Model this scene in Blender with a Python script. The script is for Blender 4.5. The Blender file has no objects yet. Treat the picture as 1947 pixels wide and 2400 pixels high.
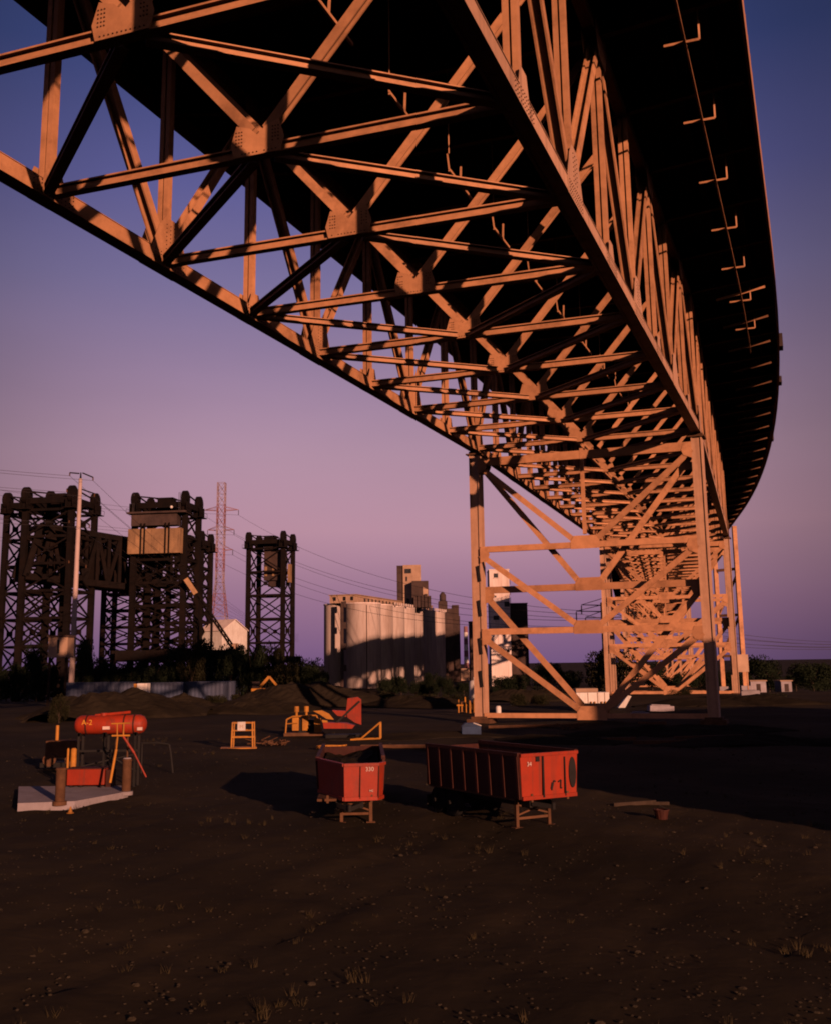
import bpy, math, random
import numpy as np
from mathutils import Vector, Matrix
random.seed(7)
R = math.radians
sc = bpy.context.scene
col = sc.collection

# ------------------------------------------------------------------ camera
FPX, CX, CY, W0, H0 = 2503.4, 977.0, 1082.75, 1947.0, 2400.0
PITCH, ROLL, EYE = 0.186228, 0.013729, 5.46
_c, _s, _cr, _sr = math.cos(PITCH), math.sin(PITCH), math.cos(ROLL), math.sin(ROLL)
AX = Vector((_cr, _sr*_s, -_sr*_c)); AY = Vector((_sr, -_cr*_s, _cr*_c)); FW = Vector((0, _c, _s))
cam = bpy.data.cameras.new('camera'); camo = bpy.data.objects.new('camera', cam); col.objects.link(camo)
cam.sensor_fit = 'VERTICAL'; cam.sensor_height = 24.0; cam.sensor_width = 24.0
cam.lens = FPX/H0*24.0
cam.shift_x = (W0/2-CX)/H0; cam.shift_y = -(H0/2-CY)/H0
cam.clip_start = 0.1; cam.clip_end = 9000
camo.matrix_world = Matrix(((AX.x, AY.x, -FW.x, 0), (AX.y, AY.y, -FW.y, 0), (AX.z, AY.z, -FW.z, EYE), (0, 0, 0, 1)))
sc.camera = camo

# ------------------------------------------------------------------ sky and sun
SUN_AZ, SUN_EL = 152.3, 10.7           # clockwise from the view direction (+Y)
w = bpy.data.worlds.new('World'); sc.world = w; w.use_nodes = True
nt = w.node_tree; nt.nodes.clear(); N = nt.nodes.new; L = nt.links.new
out = N('ShaderNodeOutputWorld'); bg = N('ShaderNodeBackground'); L(bg.outputs[0], out.inputs[0])
sky = N('ShaderNodeTexSky'); sky.sky_type = 'NISHITA'; sky.sun_disc = False
sky.sun_elevation = R(SUN_EL); sky.sun_rotation = R(SUN_AZ); sky.dust_density = 3.0
tc = N('ShaderNodeTexCoord'); sp = N('ShaderNodeSeparateXYZ'); L(tc.outputs['Generated'], sp.inputs[0])
asn = N('ShaderNodeMath'); asn.operation = 'ARCSINE'; L(sp.outputs['Z'], asn.inputs[0])
mr = N('ShaderNodeMapRange'); mr.inputs['From Min'].default_value = 0; mr.inputs['From Max'].default_value = R(90)
L(asn.outputs[0], mr.inputs['Value'])
ramp = N('ShaderNodeValToRGB'); L(mr.outputs[0], ramp.inputs[0])
def lin(c): return tuple(((v/255)/12.92 if v/255 <= .04045 else ((v/255+.055)/1.055)**2.4) for v in c)
stops = [(0, (113, 84, 124)), (3, (142, 103, 134)), (7, (172, 129, 147)), (11, (166, 131, 151)), (16, (141, 117, 148)),
         (20, (118, 106, 148)), (25, (88, 85, 140)), (31, (54, 63, 116)), (42, (27, 39, 80)), (90, (12, 19, 46))]
el = ramp.color_ramp.elements
while len(el) < len(stops): el.new(0.5)
for e, (a, cc) in zip(el, stops):
    e.position = a/90.0; e.color = (*lin(cc), 1)
ns = N('ShaderNodeMix'); ns.data_type = 'RGBA'; ns.blend_type = 'ADD'; ns.inputs[0].default_value = 0.006
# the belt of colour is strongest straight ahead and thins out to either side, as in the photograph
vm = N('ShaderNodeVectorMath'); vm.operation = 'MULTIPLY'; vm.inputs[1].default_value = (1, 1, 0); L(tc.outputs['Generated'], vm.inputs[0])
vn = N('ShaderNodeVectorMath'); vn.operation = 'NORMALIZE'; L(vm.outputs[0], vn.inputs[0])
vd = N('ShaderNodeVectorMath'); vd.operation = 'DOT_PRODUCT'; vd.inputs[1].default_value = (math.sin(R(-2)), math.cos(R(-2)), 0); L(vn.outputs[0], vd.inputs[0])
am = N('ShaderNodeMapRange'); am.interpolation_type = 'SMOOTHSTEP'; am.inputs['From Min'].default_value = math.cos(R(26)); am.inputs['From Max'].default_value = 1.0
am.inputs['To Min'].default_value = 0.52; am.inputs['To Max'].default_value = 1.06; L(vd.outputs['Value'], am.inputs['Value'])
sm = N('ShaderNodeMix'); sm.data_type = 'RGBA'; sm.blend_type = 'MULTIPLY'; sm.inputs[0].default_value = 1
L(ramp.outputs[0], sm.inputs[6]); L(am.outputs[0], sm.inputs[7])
hn = N('ShaderNodeTexNoise'); hn.inputs['Scale'].default_value = 1.6; hn.inputs['Detail'].default_value = 5
hm = N('ShaderNodeMapping'); hm.inputs['Scale'].default_value = (1, 1, 4); L(tc.outputs['Generated'], hm.inputs[0]); L(hm.outputs[0], hn.inputs['Vector'])
hr = N('ShaderNodeMapRange'); hr.inputs['From Min'].default_value = .3; hr.inputs['From Max'].default_value = .7; hr.inputs['To Min'].default_value = .93; hr.inputs['To Max'].default_value = 1.07; L(hn.outputs[0], hr.inputs[0])
hx = N('ShaderNodeMix'); hx.data_type = 'RGBA'; hx.blend_type = 'MULTIPLY'; hx.inputs[0].default_value = 1; L(sm.outputs[2], hx.inputs[6]); L(hr.outputs[0], hx.inputs[7])
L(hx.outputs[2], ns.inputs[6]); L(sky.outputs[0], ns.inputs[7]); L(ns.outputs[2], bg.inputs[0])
bg.inputs[1].default_value = 1.0
sun = bpy.data.lights.new('sun', 'SUN'); sun.energy = 5.0; sun.angle = R(0.5); sun.color = (1.0, 0.52, 0.35)
so = bpy.data.objects.new('sun', sun); col.objects.link(so)
sd = Vector((math.sin(R(SUN_AZ))*math.cos(R(SUN_EL)), math.cos(R(SUN_AZ))*math.cos(R(SUN_EL)), math.sin(R(SUN_EL))))
so.rotation_euler = sd.to_track_quat('Z', 'Y').to_euler(); so.location = (60, -100, 60)
sc.cycles.diffuse_bounces = 0; sc.cycles.glossy_bounces = 1; sc.cycles.filter_width = 1.9
vs = sc.view_settings; vs.view_transform = 'Standard'; vs.look = 'None'; vs.exposure = 0; vs.gamma = 1
vs.use_curve_mapping = False

# ------------------------------------------------------------------ helpers
def tag(o, label=None, cat=None, group=None, kind=None):
    if label: o['label'] = label
    if cat: o['category'] = cat
    if group: o['group'] = group
    if kind: o['kind'] = kind
    return o
def empty(name, loc, label, cat, group=None, rz=0):
    o = bpy.data.objects.new(name, None); col.objects.link(o); o.location = loc; o.rotation_euler = (0, 0, rz)
    o.empty_display_size = .3
    return tag(o, label, cat, group)
class MB:
    def __init__(s): s.v = []; s.f = []
    def add(s, vs, fs):
        n = len(s.v); s.v += [tuple(p) for p in vs]; s.f += [tuple(i+n for i in f) for f in fs]; return s
    def hexa(s, b, t):                       # four bottom points, four top points, same winding
        return s.add(list(b)+list(t), [(3, 2, 1, 0), (4, 5, 6, 7), (0, 1, 5, 4), (1, 2, 6, 5), (2, 3, 7, 6), (3, 0, 4, 7)])
    def box(s, x0, x1, y0, y1, z0, z1):
        return s.hexa([(x0, y0, z0), (x1, y0, z0), (x1, y1, z0), (x0, y1, z0)], [(x0, y0, z1), (x1, y0, z1), (x1, y1, z1), (x0, y1, z1)])
    def beam(s, p, q, a, b, side=None, off=(0, 0)):   # a: size across 'side', b: size across the other
        p = Vector(p); q = Vector(q); d = (q-p).normalized()
        side = Vector(side) if side is not None else Vector((0, 0, 1)).cross(d)
        if side.length < 1e-4: side = Vector((1, 0, 0))
        u = (side-d*side.dot(d)).normalized(); n = d.cross(u)
        o = u*off[0]+n*off[1]
        ring = [u*(-a/2)+n*(-b/2), u*(a/2)+n*(-b/2), u*(a/2)+n*(b/2), u*(-a/2)+n*(b/2)]
        return s.hexa([p+o+r for r in ring], [q+o+r for r in ring])
    def tube(s, p, q, r0, r1=None, n=10, caps=True):
        r1 = r0 if r1 is None else r1
        p = Vector(p); q = Vector(q); d = (q-p).normalized()
        u = d.cross(Vector((0, 0, 1)));
        if u.length < 1e-3: u = Vector((1, 0, 0))
        u.normalize(); v = d.cross(u)
        vs = [p+(u*math.cos(2*math.pi*i/n)+v*math.sin(2*math.pi*i/n))*r0 for i in range(n)]
        vs += [q+(u*math.cos(2*math.pi*i/n)+v*math.sin(2*math.pi*i/n))*r1 for i in range(n)]
        fs = [(i, (i+1) % n, n+(i+1) % n, n+i) for i in range(n)]
        if caps: fs += [tuple(range(n-1, -1, -1)), tuple(range(n, 2*n))]
        return s.add(vs, fs)
    def lathe(s, prof, c=(0, 0, 0), n=24, axis='z'):
        vs = []; fs = []
        for (r, h) in prof:
            for i in range(n):
                a = 2*math.pi*i/n
                p = (r*math.cos(a), r*math.sin(a), h) if axis == 'z' else (h, r*math.cos(a), r*math.sin(a))
                vs.append((p[0]+c[0], p[1]+c[1], p[2]+c[2]))
        for k in range(len(prof)-1):
            for i in range(n):
                fs.append((k*n+i, k*n+(i+1) % n, (k+1)*n+(i+1) % n, (k+1)*n+i))
        fs.append(tuple(range(n-1, -1, -1))); fs.append(tuple(range((len(prof)-1)*n, len(prof)*n)))
        return s.add(vs, fs)
    def prism(s, pts, p0, ux, uy, nrm, th):   # polygon in the (ux,uy) plane through p0, thickness th centred
        p0 = Vector(p0); ux = Vector(ux); uy = Vector(uy); nrm = Vector(nrm)
        a = [p0+ux*x+uy*y-nrm*th/2 for x, y in pts]; b = [p+nrm*th for p in a]; n = len(pts)
        return s.add(a+b, [tuple(range(n-1, -1, -1)), tuple(range(n, 2*n))]+[(i, (i+1) % n, n+(i+1) % n, n+i) for i in range(n)])
    def build(s, name, mat, parent=None, smooth=False, bevel=0, kind=None):
        me = bpy.data.meshes.new(name); me.from_pydata(s.v, [], s.f); me.validate()
        if smooth: me.polygons.foreach_set('use_smooth', [True]*len(me.polygons))
        me.materials.append(mat)
        o = bpy.data.objects.new(name, me); col.objects.link(o)
        if parent is not None: o.parent = parent
        if bevel:
            m = o.modifiers.new('bevel', 'BEVEL'); m.width = bevel; m.segments = 2; m.limit_method = 'ANGLE'
        if kind: o['kind'] = kind
        return o
def wld(parent, mb):                         # world-space mesh under an empty: shift to its local frame
    loc = parent.location; mb.v = [(x-loc.x, y-loc.y, z-loc.z) for x, y, z in mb.v]; return mb

# a point at forward distance y whose photo position is (u, v): used once, to lay the survey out
def at(u, v, y):
    d = FW+AX*((u-CX)/FPX)+AY*((CY-v)/FPX); return Vector((0, 0, EYE))+d*(y/d.y)
_ord = ['leftmost', 'second from the left', 'third from the left', 'fourth from the left', 'fifth from the left', 'sixth from the left', 'seventh from the left', 'eighth from the left', 'ninth from the left', 'tenth from the left', 'eleventh from the left', 'twelfth from the left']
_cnt = {}
def nth(key, text):
    k = _cnt.get(key, 0); _cnt[key] = k+1
    return (_ord[k] if k < len(_ord) else 'one of the last')+' '+text
def gx(u, y): return at(u, 1554, y).x

# ------------------------------------------------------------------ materials
M = {}
def mat(name, base, rough=.8, var=.35, scale=2.0, second=None, sec_amt=.5, bump=.15, metal=0, spec=.25, stretch=(1, 1, 1), detail=8, bscale=None, lo=.42, hi=.68, streak=0):
    m = bpy.data.materials.new(name); m.use_nodes = True; t = m.node_tree; n = t.nodes.new; l = t.links.new
    b = t.nodes['Principled BSDF']; b.inputs['Roughness'].default_value = rough; b.inputs['Metallic'].default_value = metal
    b.inputs['Specular IOR Level'].default_value = spec
    tc = n('ShaderNodeTexCoord'); mp = n('ShaderNodeMapping'); mp.inputs['Scale'].default_value = stretch
    geo = n('ShaderNodeNewGeometry'); l(geo.outputs['Position'], mp.inputs[0])
    n1 = n('ShaderNodeTexNoise'); n1.inputs['Scale'].default_value = scale; n1.inputs['Detail'].default_value = detail; n1.inputs['Roughness'].default_value = .65
    l(mp.outputs[0], n1.inputs['Vector'])
    r1 = n('ShaderNodeValToRGB'); l(n1.outputs[0], r1.inputs[0])
    e = r1.color_ramp.elements; e[0].position = .3; e[1].position = .72
    e[0].color = (*[c*(1-var) for c in base], 1); e[1].color = (*[min(1, c*(1+var*.7)) for c in base], 1)
    src = r1.outputs[0]
    if second:
        n2 = n('ShaderNodeTexNoise'); n2.inputs['Scale'].default_value = scale*.37; n2.inputs['Detail'].default_value = 10; n2.inputs['Roughness'].default_value = .7
        l(mp.outputs[0], n2.inputs['Vector'])
        r2 = n('ShaderNodeMapRange'); r2.inputs['From Min'].default_value = lo; r2.inputs['From Max'].default_value = hi; r2.inputs['To Max'].default_value = sec_amt
        l(n2.outputs[0], r2.inputs[0])
        mx = n('ShaderNodeMix'); mx.data_type = 'RGBA'; l(r2.outputs[0], mx.inputs[0]); l(src, mx.inputs[6]); mx.inputs[7].default_value = (*second, 1)
        src = mx.outputs[2]
    oi = n('ShaderNodeObjectInfo'); rm = n('ShaderNodeMapRange'); rm.inputs['To Min'].default_value = .84; rm.inputs['To Max'].default_value = 1.12; l(oi.outputs['Random'], rm.inputs[0])
    mm = n('ShaderNodeMix'); mm.data_type = 'RGBA'; mm.blend_type = 'MULTIPLY'; mm.inputs[0].default_value = 1; l(src, mm.inputs[6]); l(rm.outputs[0], mm.inputs[7]); src = mm.outputs[2]
    if streak:
        ms = n('ShaderNodeMapping'); ms.inputs['Scale'].default_value = (2.2, 2.2, .16); l(geo.outputs['Position'], ms.inputs[0])
        ns_ = n('ShaderNodeTexNoise'); ns_.inputs['Scale'].default_value = streak; ns_.inputs['Detail'].default_value = 7; l(ms.outputs[0], ns_.inputs['Vector'])
        rs = n('ShaderNodeMapRange'); rs.inputs['From Min'].default_value = .52; rs.inputs['From Max'].default_value = .72; rs.inputs['To Max'].default_value = .6; l(ns_.outputs[0], rs.inputs[0])
        mk = n('ShaderNodeMix'); mk.data_type = 'RGBA'; l(rs.outputs[0], mk.inputs[0]); l(src, mk.inputs[6]); mk.inputs[7].default_value = (*(second or base), 1); src = mk.outputs[2]
    l(src, b.inputs['Base Color'])
    if bump:
        bp = n('ShaderNodeBump'); bp.inputs['Strength'].default_value = bump; bp.inputs['Distance'].default_value = .05
        n3 = n('ShaderNodeTexNoise'); n3.inputs['Scale'].default_value = bscale or scale*5; n3.inputs['Detail'].default_value = 6
        l(geo.outputs['Position'], n3.inputs['Vector']); l(n3.outputs[0], bp.inputs['Height']); l(bp.outputs[0], b.inputs['Normal'])
    M[name] = m; return m
mat('steel', (.53, .245, .115), .62, .2, 1.3, (.15, .065, .03), .75, .1, spec=.2, lo=.5, hi=.75)
mat('steel_pale', (.54, .295, .175), .6, .14, 1.3, (.2, .1, .06), .4, .1, spec=.2, lo=.52, hi=.78, streak=.7)
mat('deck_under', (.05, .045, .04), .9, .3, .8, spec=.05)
mat('steel_shaded', (.24, .11, .055), .75, .3, 1.2, (.07, .035, .02), .6, .1, spec=.1)  # steel darkened in colour to stand for the shade under the deck
mat('rivet', (.07, .035, .02), .7, .2, 3, bump=0, spec=.1)
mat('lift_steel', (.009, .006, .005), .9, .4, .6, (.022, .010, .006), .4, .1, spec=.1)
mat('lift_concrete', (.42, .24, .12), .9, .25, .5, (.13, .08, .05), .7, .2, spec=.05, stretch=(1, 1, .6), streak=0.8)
mat('silo', (.88, .70, .61), .9, .10, .25, (.42, .27, .2), .6, .2, stretch=(1.6, 1.6, .35), spec=.05, lo=.45, hi=.72, streak=0.5)
mat('silo_tan', (.46, .29, .19), .9, .2, .3, (.2, .12, .08), .6, .2, spec=.05)
mat('dark_build', (.06, .04, .035), .9, .4, .4, (.12, .07, .05), .5, .1, spec=.05)
mat('window_dark', (.012, .012, .014), .4, .2, 1, bump=0, spec=.3)
mat('ground', (.050, .035, .019), .95, .5, .12, (.024, .019, .013), .8, .6, spec=.03, bscale=1.6, lo=.4, hi=.6)
mat('dirt', (.030, .022, .014), .97, .5, .25, (.022, .017, .012), .8, .8, spec=.02, bscale=.9)
mat('stone', (.055, .042, .028), .95, .5, 3, bump=.2, spec=.03)
mat('grass_dry', (.05, .037, .018), .9, .4, 2, bump=0, spec=.03)
mat('leaf_dark', (.016, .021, .010), .8, .6, .35, bump=0, spec=.05)
mat('leaf_brown', (.026, .024, .011), .8, .6, .35, bump=0, spec=.05)
mat('bark', (.06, .04, .028), .9, .3, 3, spec=.05)
mat('pole_paint', (.46, .33, .29), .7, .1, .5, spec=.15)
mat('pylon_red', (.27, .12, .12), .7, .1, 1, bump=0, spec=.1)
mat('pylon_white', (.28, .19, .21), .7, .1, 1, bump=0, spec=.1)
mat('pylon_dark', (.04, .03, .03), .7, .1, 1, bump=0, spec=.1)
mat('wire', (.05, .04, .04), .7, 0, 1, bump=0, spec=.1)
mat('container', (.075, .09, .14), .7, .2, .4, (.07, .06, .07), .5, .1, spec=.15)
mat('white_paint', (.74, .66, .58), .6, .08, .8, (.42, .32, .25), .4, .05, spec=.25, streak=1.5)
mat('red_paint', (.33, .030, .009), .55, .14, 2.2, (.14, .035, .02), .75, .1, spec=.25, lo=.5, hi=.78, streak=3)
mat('red_dark', (.05, .013, .009), .7, .25, 2.2, (.08, .03, .02), .7, .1, spec=.15, streak=3)  # shade of the trailer sides put into this red; dark red trim elsewhere
mat('yellow_paint', (.50, .20, .025), .6, .2, 2.5, (.2, .09, .03), .6, .1, spec=.2)
mat('black_iron', (.02, .017, .015), .7, .3, 2, spec=.15)
mat('rubber', (.018, .016, .015), .85, .2, 3, spec=.1)
mat('concrete', (.38, .32, .33), .9, .15, 1.5, (.22, .18, .17), .6, .3, spec=.05)
mat('rust', (.13, .06, .03), .85, .35, 2, (.05, .03, .02), .6, .2, spec=.1)
mat('blue_box', (.03, .05, .10), .6, .3, 2, spec=.2)
mat('ink', (.02, .012, .01), .8, 0, 2, bump=0)
mat('letter', (.62, .45, .38), .7, .1, 3, bump=0)
mat('letter_yellow', (.75, .33, .04), .7, .1, 3, bump=0)

# ------------------------------------------------------------------ ground
def smooth(a, b, x):
    t = max(0, min(1, (x-a)/(b-a))); return t*t*(3-2*t)
def ghb(x, y):
    h = -3.6*smooth(150, 330, y)
    h += .12*math.sin(x*.21+1.3)*math.sin(y*.17)+.07*math.sin(x*.53+y*.31)
    return h
def gh(x, y): return ghb(x, y)-.02
def make_ground():
    xs = [-6000, -3000, -1500, -800, -500]+list(np.arange(-360, -60, 12))+list(np.arange(-60, -24, 1.5))+list(np.arange(-24, 24, .5))+list(np.arange(24, 60, 1.5))+list(np.arange(60, 360, 12))+[500, 800, 1500, 3000, 6000]
    ys = [-2000, -800, -300, -120, -60]+list(np.arange(-30, 10, 5))+list(np.arange(10, 50, .5))+list(np.arange(50, 110, 1.5))+list(np.arange(110, 420, 8))+[450, 500, 600, 800, 1200, 2000, 3500, 7000]
    nx = len(xs); rnd = random.Random(3)
    v = []; f = []
    for y in ys:
        for x in xs:
            z = gh(x, y)
            if -60 < x < 60 and 10 < y < 110:
                z += .035*math.sin(x*1.9+y*.7+math.sin(y*.9))*math.sin(y*1.3-x*.4)+.018*math.sin(x*4.1-y*2.2)+rnd.uniform(-.014, .014)
                for (ax_, ay_, dx_, dy_) in ((-6, 20, .33, .944), (-4.1, 20, .33, .944), (9, 18, -.42, .907), (10.9, 18, -.42, .907)):
                    dd = abs((x-ax_)*dy_-(y-ay_)*dx_+.5*math.sin(y*.13)); z += -.05*math.exp(-(dd/.28)**2)+.025*math.exp(-((dd-.5)/.2)**2)
            v.append((x, y, z))
    for j in range(len(ys)-1):
        for i in range(nx-1): f.append((j*nx+i, j*nx+i+1, (j+1)*nx+i+1, (j+1)*nx+i))
    mb = MB(); mb.v = v; mb.f = f
    return mb.build('ground', M['ground'], smooth=True, kind='structure')
make_ground()
def mound(cx, cy, rx, ry, h, seed, label=None, name='dirt_mound', m='dirt', n=34):
    rnd = random.Random(seed); ph = [rnd.uniform(0, 6.28) for _ in range(8)]
    mb = MB(); v = []
    for j in range(n+1):
        for i in range(n+1):
            a = (i/n*2-1); b = (j/n*2-1); r = math.hypot(a, b)
            wob = 1+.18*math.sin(3*math.atan2(b, a)+ph[0])+.1*math.sin(5*math.atan2(b, a)+ph[1])
            t = max(0, 1-r/wob/.95)
            z = h*(t**.75)*(1+.22*math.sin(a*7+ph[2])*math.sin(b*6+ph[3])+.1*math.sin(a*17+ph[4]+b*13))+rnd.uniform(-.05, .09)*h*(t > 0)*t
            x = cx+a*rx; y = cy+b*ry
            v.append((x, y, gh(x, y)+z-.25*(t <= 0)))
    f = [(j*(n+1)+i, j*(n+1)+i+1, (j+1)*(n+1)+i+1, (j+1)*(n+1)+i) for j in range(n) for i in range(n)]
    mb.v = v; mb.f = f
    return mb.build(name, M[m], smooth=False, kind='structure')
mound(gx(245, 120), 122, 11, 8, 3.1, 1)
mound(gx(400, 135), 138, 9, 6, 1.9, 2)
mound(gx(690, 140), 145, 13, 8, 3.2, 3)
mound(gx(590, 128), 130, 8, 5, 1.5, 4)
mound(gx(850, 150), 155, 10, 7, 1.7, 5)
mound(gx(980, 140), 142, 10, 5, 1.4, 6)
mound(gx(1230, 150), 158, 9, 5, 1.8, 8)
mound(gx(1290, 74), 76, 5.5, 3.5, .5, 9)
mound(gx(1560, 85), 84, 9, 4, .7, 10)
mound(gx(1720, 130), 134, 12, 7, 1.2, 11)
mound(gx(1000, 80), 82, 8, 3, .35, 12)
mound(gx(1800, 70), 72, 9, 3, .5, 13)

def stones():
    rnd = random.Random(11); mb = MB()
    for k in range(9000):
        y = 13+rnd.random()**1.6*70; x = rnd.uniform(-.46, .46)*y
        r = rnd.uniform(.012, .035)*(1+1.6*(rnd.random() < .03)); z = gh(x, y)
        a = rnd.uniform(0, 6.28); vs = []; n = 5; fl = rnd.uniform(.4, .8)
        for ring, (rr, hh) in enumerate(((1, -.3), (1.05, .3), (.55, .85))):
            for i in range(n):
                t = a+i*6.283/n+ring*.5; q = r*rr*rnd.uniform(.75, 1.2); vs.append((x+q*math.cos(t), y+q*math.sin(t)*.8, z+r*hh*fl))
        fs = [(j*n+i, j*n+(i+1) % n, (j+1)*n+(i+1) % n, (j+1)*n+i) for j in range(2) for i in range(n)]+[tuple(range(2*n, 3*n))]
        mb.add(vs, fs)
    tag(mb.build('gravel', M['stone'], kind='stuff'), 'loose gravel and small stones scattered over the dark dirt yard', 'gravel')
stones()

def tufts():
    rnd = random.Random(21); mb = MB()
    cl = [(rnd.uniform(-.42, .42), 15+rnd.random()**1.3*75, rnd.uniform(.5, 2.2)) for _ in range(46)]
    for k in range(380):
        u, y, sp = cl[rnd.randrange(len(cl))]; x = u*y+rnd.gauss(0, sp); y += rnd.gauss(0, sp*.7); h0 = rnd.uniform(.08, .28); z = gh(x, y)-.02
        for q in range(9):
            a = rnd.uniform(0, 6.28); l = rnd.uniform(.02, .14); bx, by = x+rnd.uniform(-.08, .08), y+rnd.uniform(-.08, .08); w_ = .008
            mb.add([(bx-w_, by, z), (bx+w_, by, z), (bx+l*math.cos(a), by+l*math.sin(a), z+h0*rnd.uniform(.5, 1))], [(0, 1, 2)])
    tag(mb.build('dry_grass', M['grass_dry'], kind='stuff'), 'sparse tufts of dry brown grass in the dirt', 'grass')
tufts()

# ------------------------------------------------------------------ the viaduct
P = 9.0; WT = 21.087; DT = 13.16; G = .0039
O0 = Vector((-16.018, 43.788, 25.877)); AZ0 = 0.353717; RAD = 1080.0; S1, S2 = 54.0, 228.0
def heading(s):
    if s <= S1: return AZ0
    return AZ0-(min(s, S2)-S1)/RAD
def axes(s):
    a = heading(s); return Vector((math.sin(a), math.cos(a), 0)), Vector((math.cos(a), -math.sin(a), 0))
def centre(s):                               # the centre line, 10.54 m right of the left truss
    c0 = O0+axes(0)[1]*(WT/2); a0 = AZ0
    if s <= S1: p = c0+axes(0)[0]*s
    else:
        e = min(s, S2); p = c0+axes(0)[0]*S1; th = (e-S1)/RAD; Rr = RAD
        f, t = axes(0); p = p+f*(Rr*math.sin(th))-t*(Rr*(1-math.cos(th)))
        if s > S2: p = p+axes(S2)[0]*(s-S2)
    p.z = O0.z+G*min(s, 160); return p
def dk(s, off, dz=0):                         # deck frame: off measured from left truss
    p = centre(s)+axes(s)[1]*(off-WT/2); p.z += dz; return p
BR = empty('steel_viaduct', (6, 98, 0), 'long tan riveted steel deck truss viaduct on braced legs curving away overhead', 'bridge')
def part(name, mb, m='steel', parent=None, **k):
    wld(BR, mb); return mb.build(name, M[m], parent or BR, **k)
spans = [(-63, 63, 14), (63, 153, 10), (153, 243, 10), (243, 333, 10), (333, 423, 10), (423, 513, 10), (513, 603, 10)]
Z = Vector((0, 0, 1))
def gusset_rivets(p0, ux, uy, nrm, pts, parent):
    mb = MB()
    for (x, y) in pts:
        c = Vector(p0)+Vector(ux)*x+Vector(uy)*y
        mb.tube(c, c+Vector(nrm)*.035, .034, .02, n=6)
    part('rivets', mb, 'rivet', parent, kind='stuff')
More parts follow.
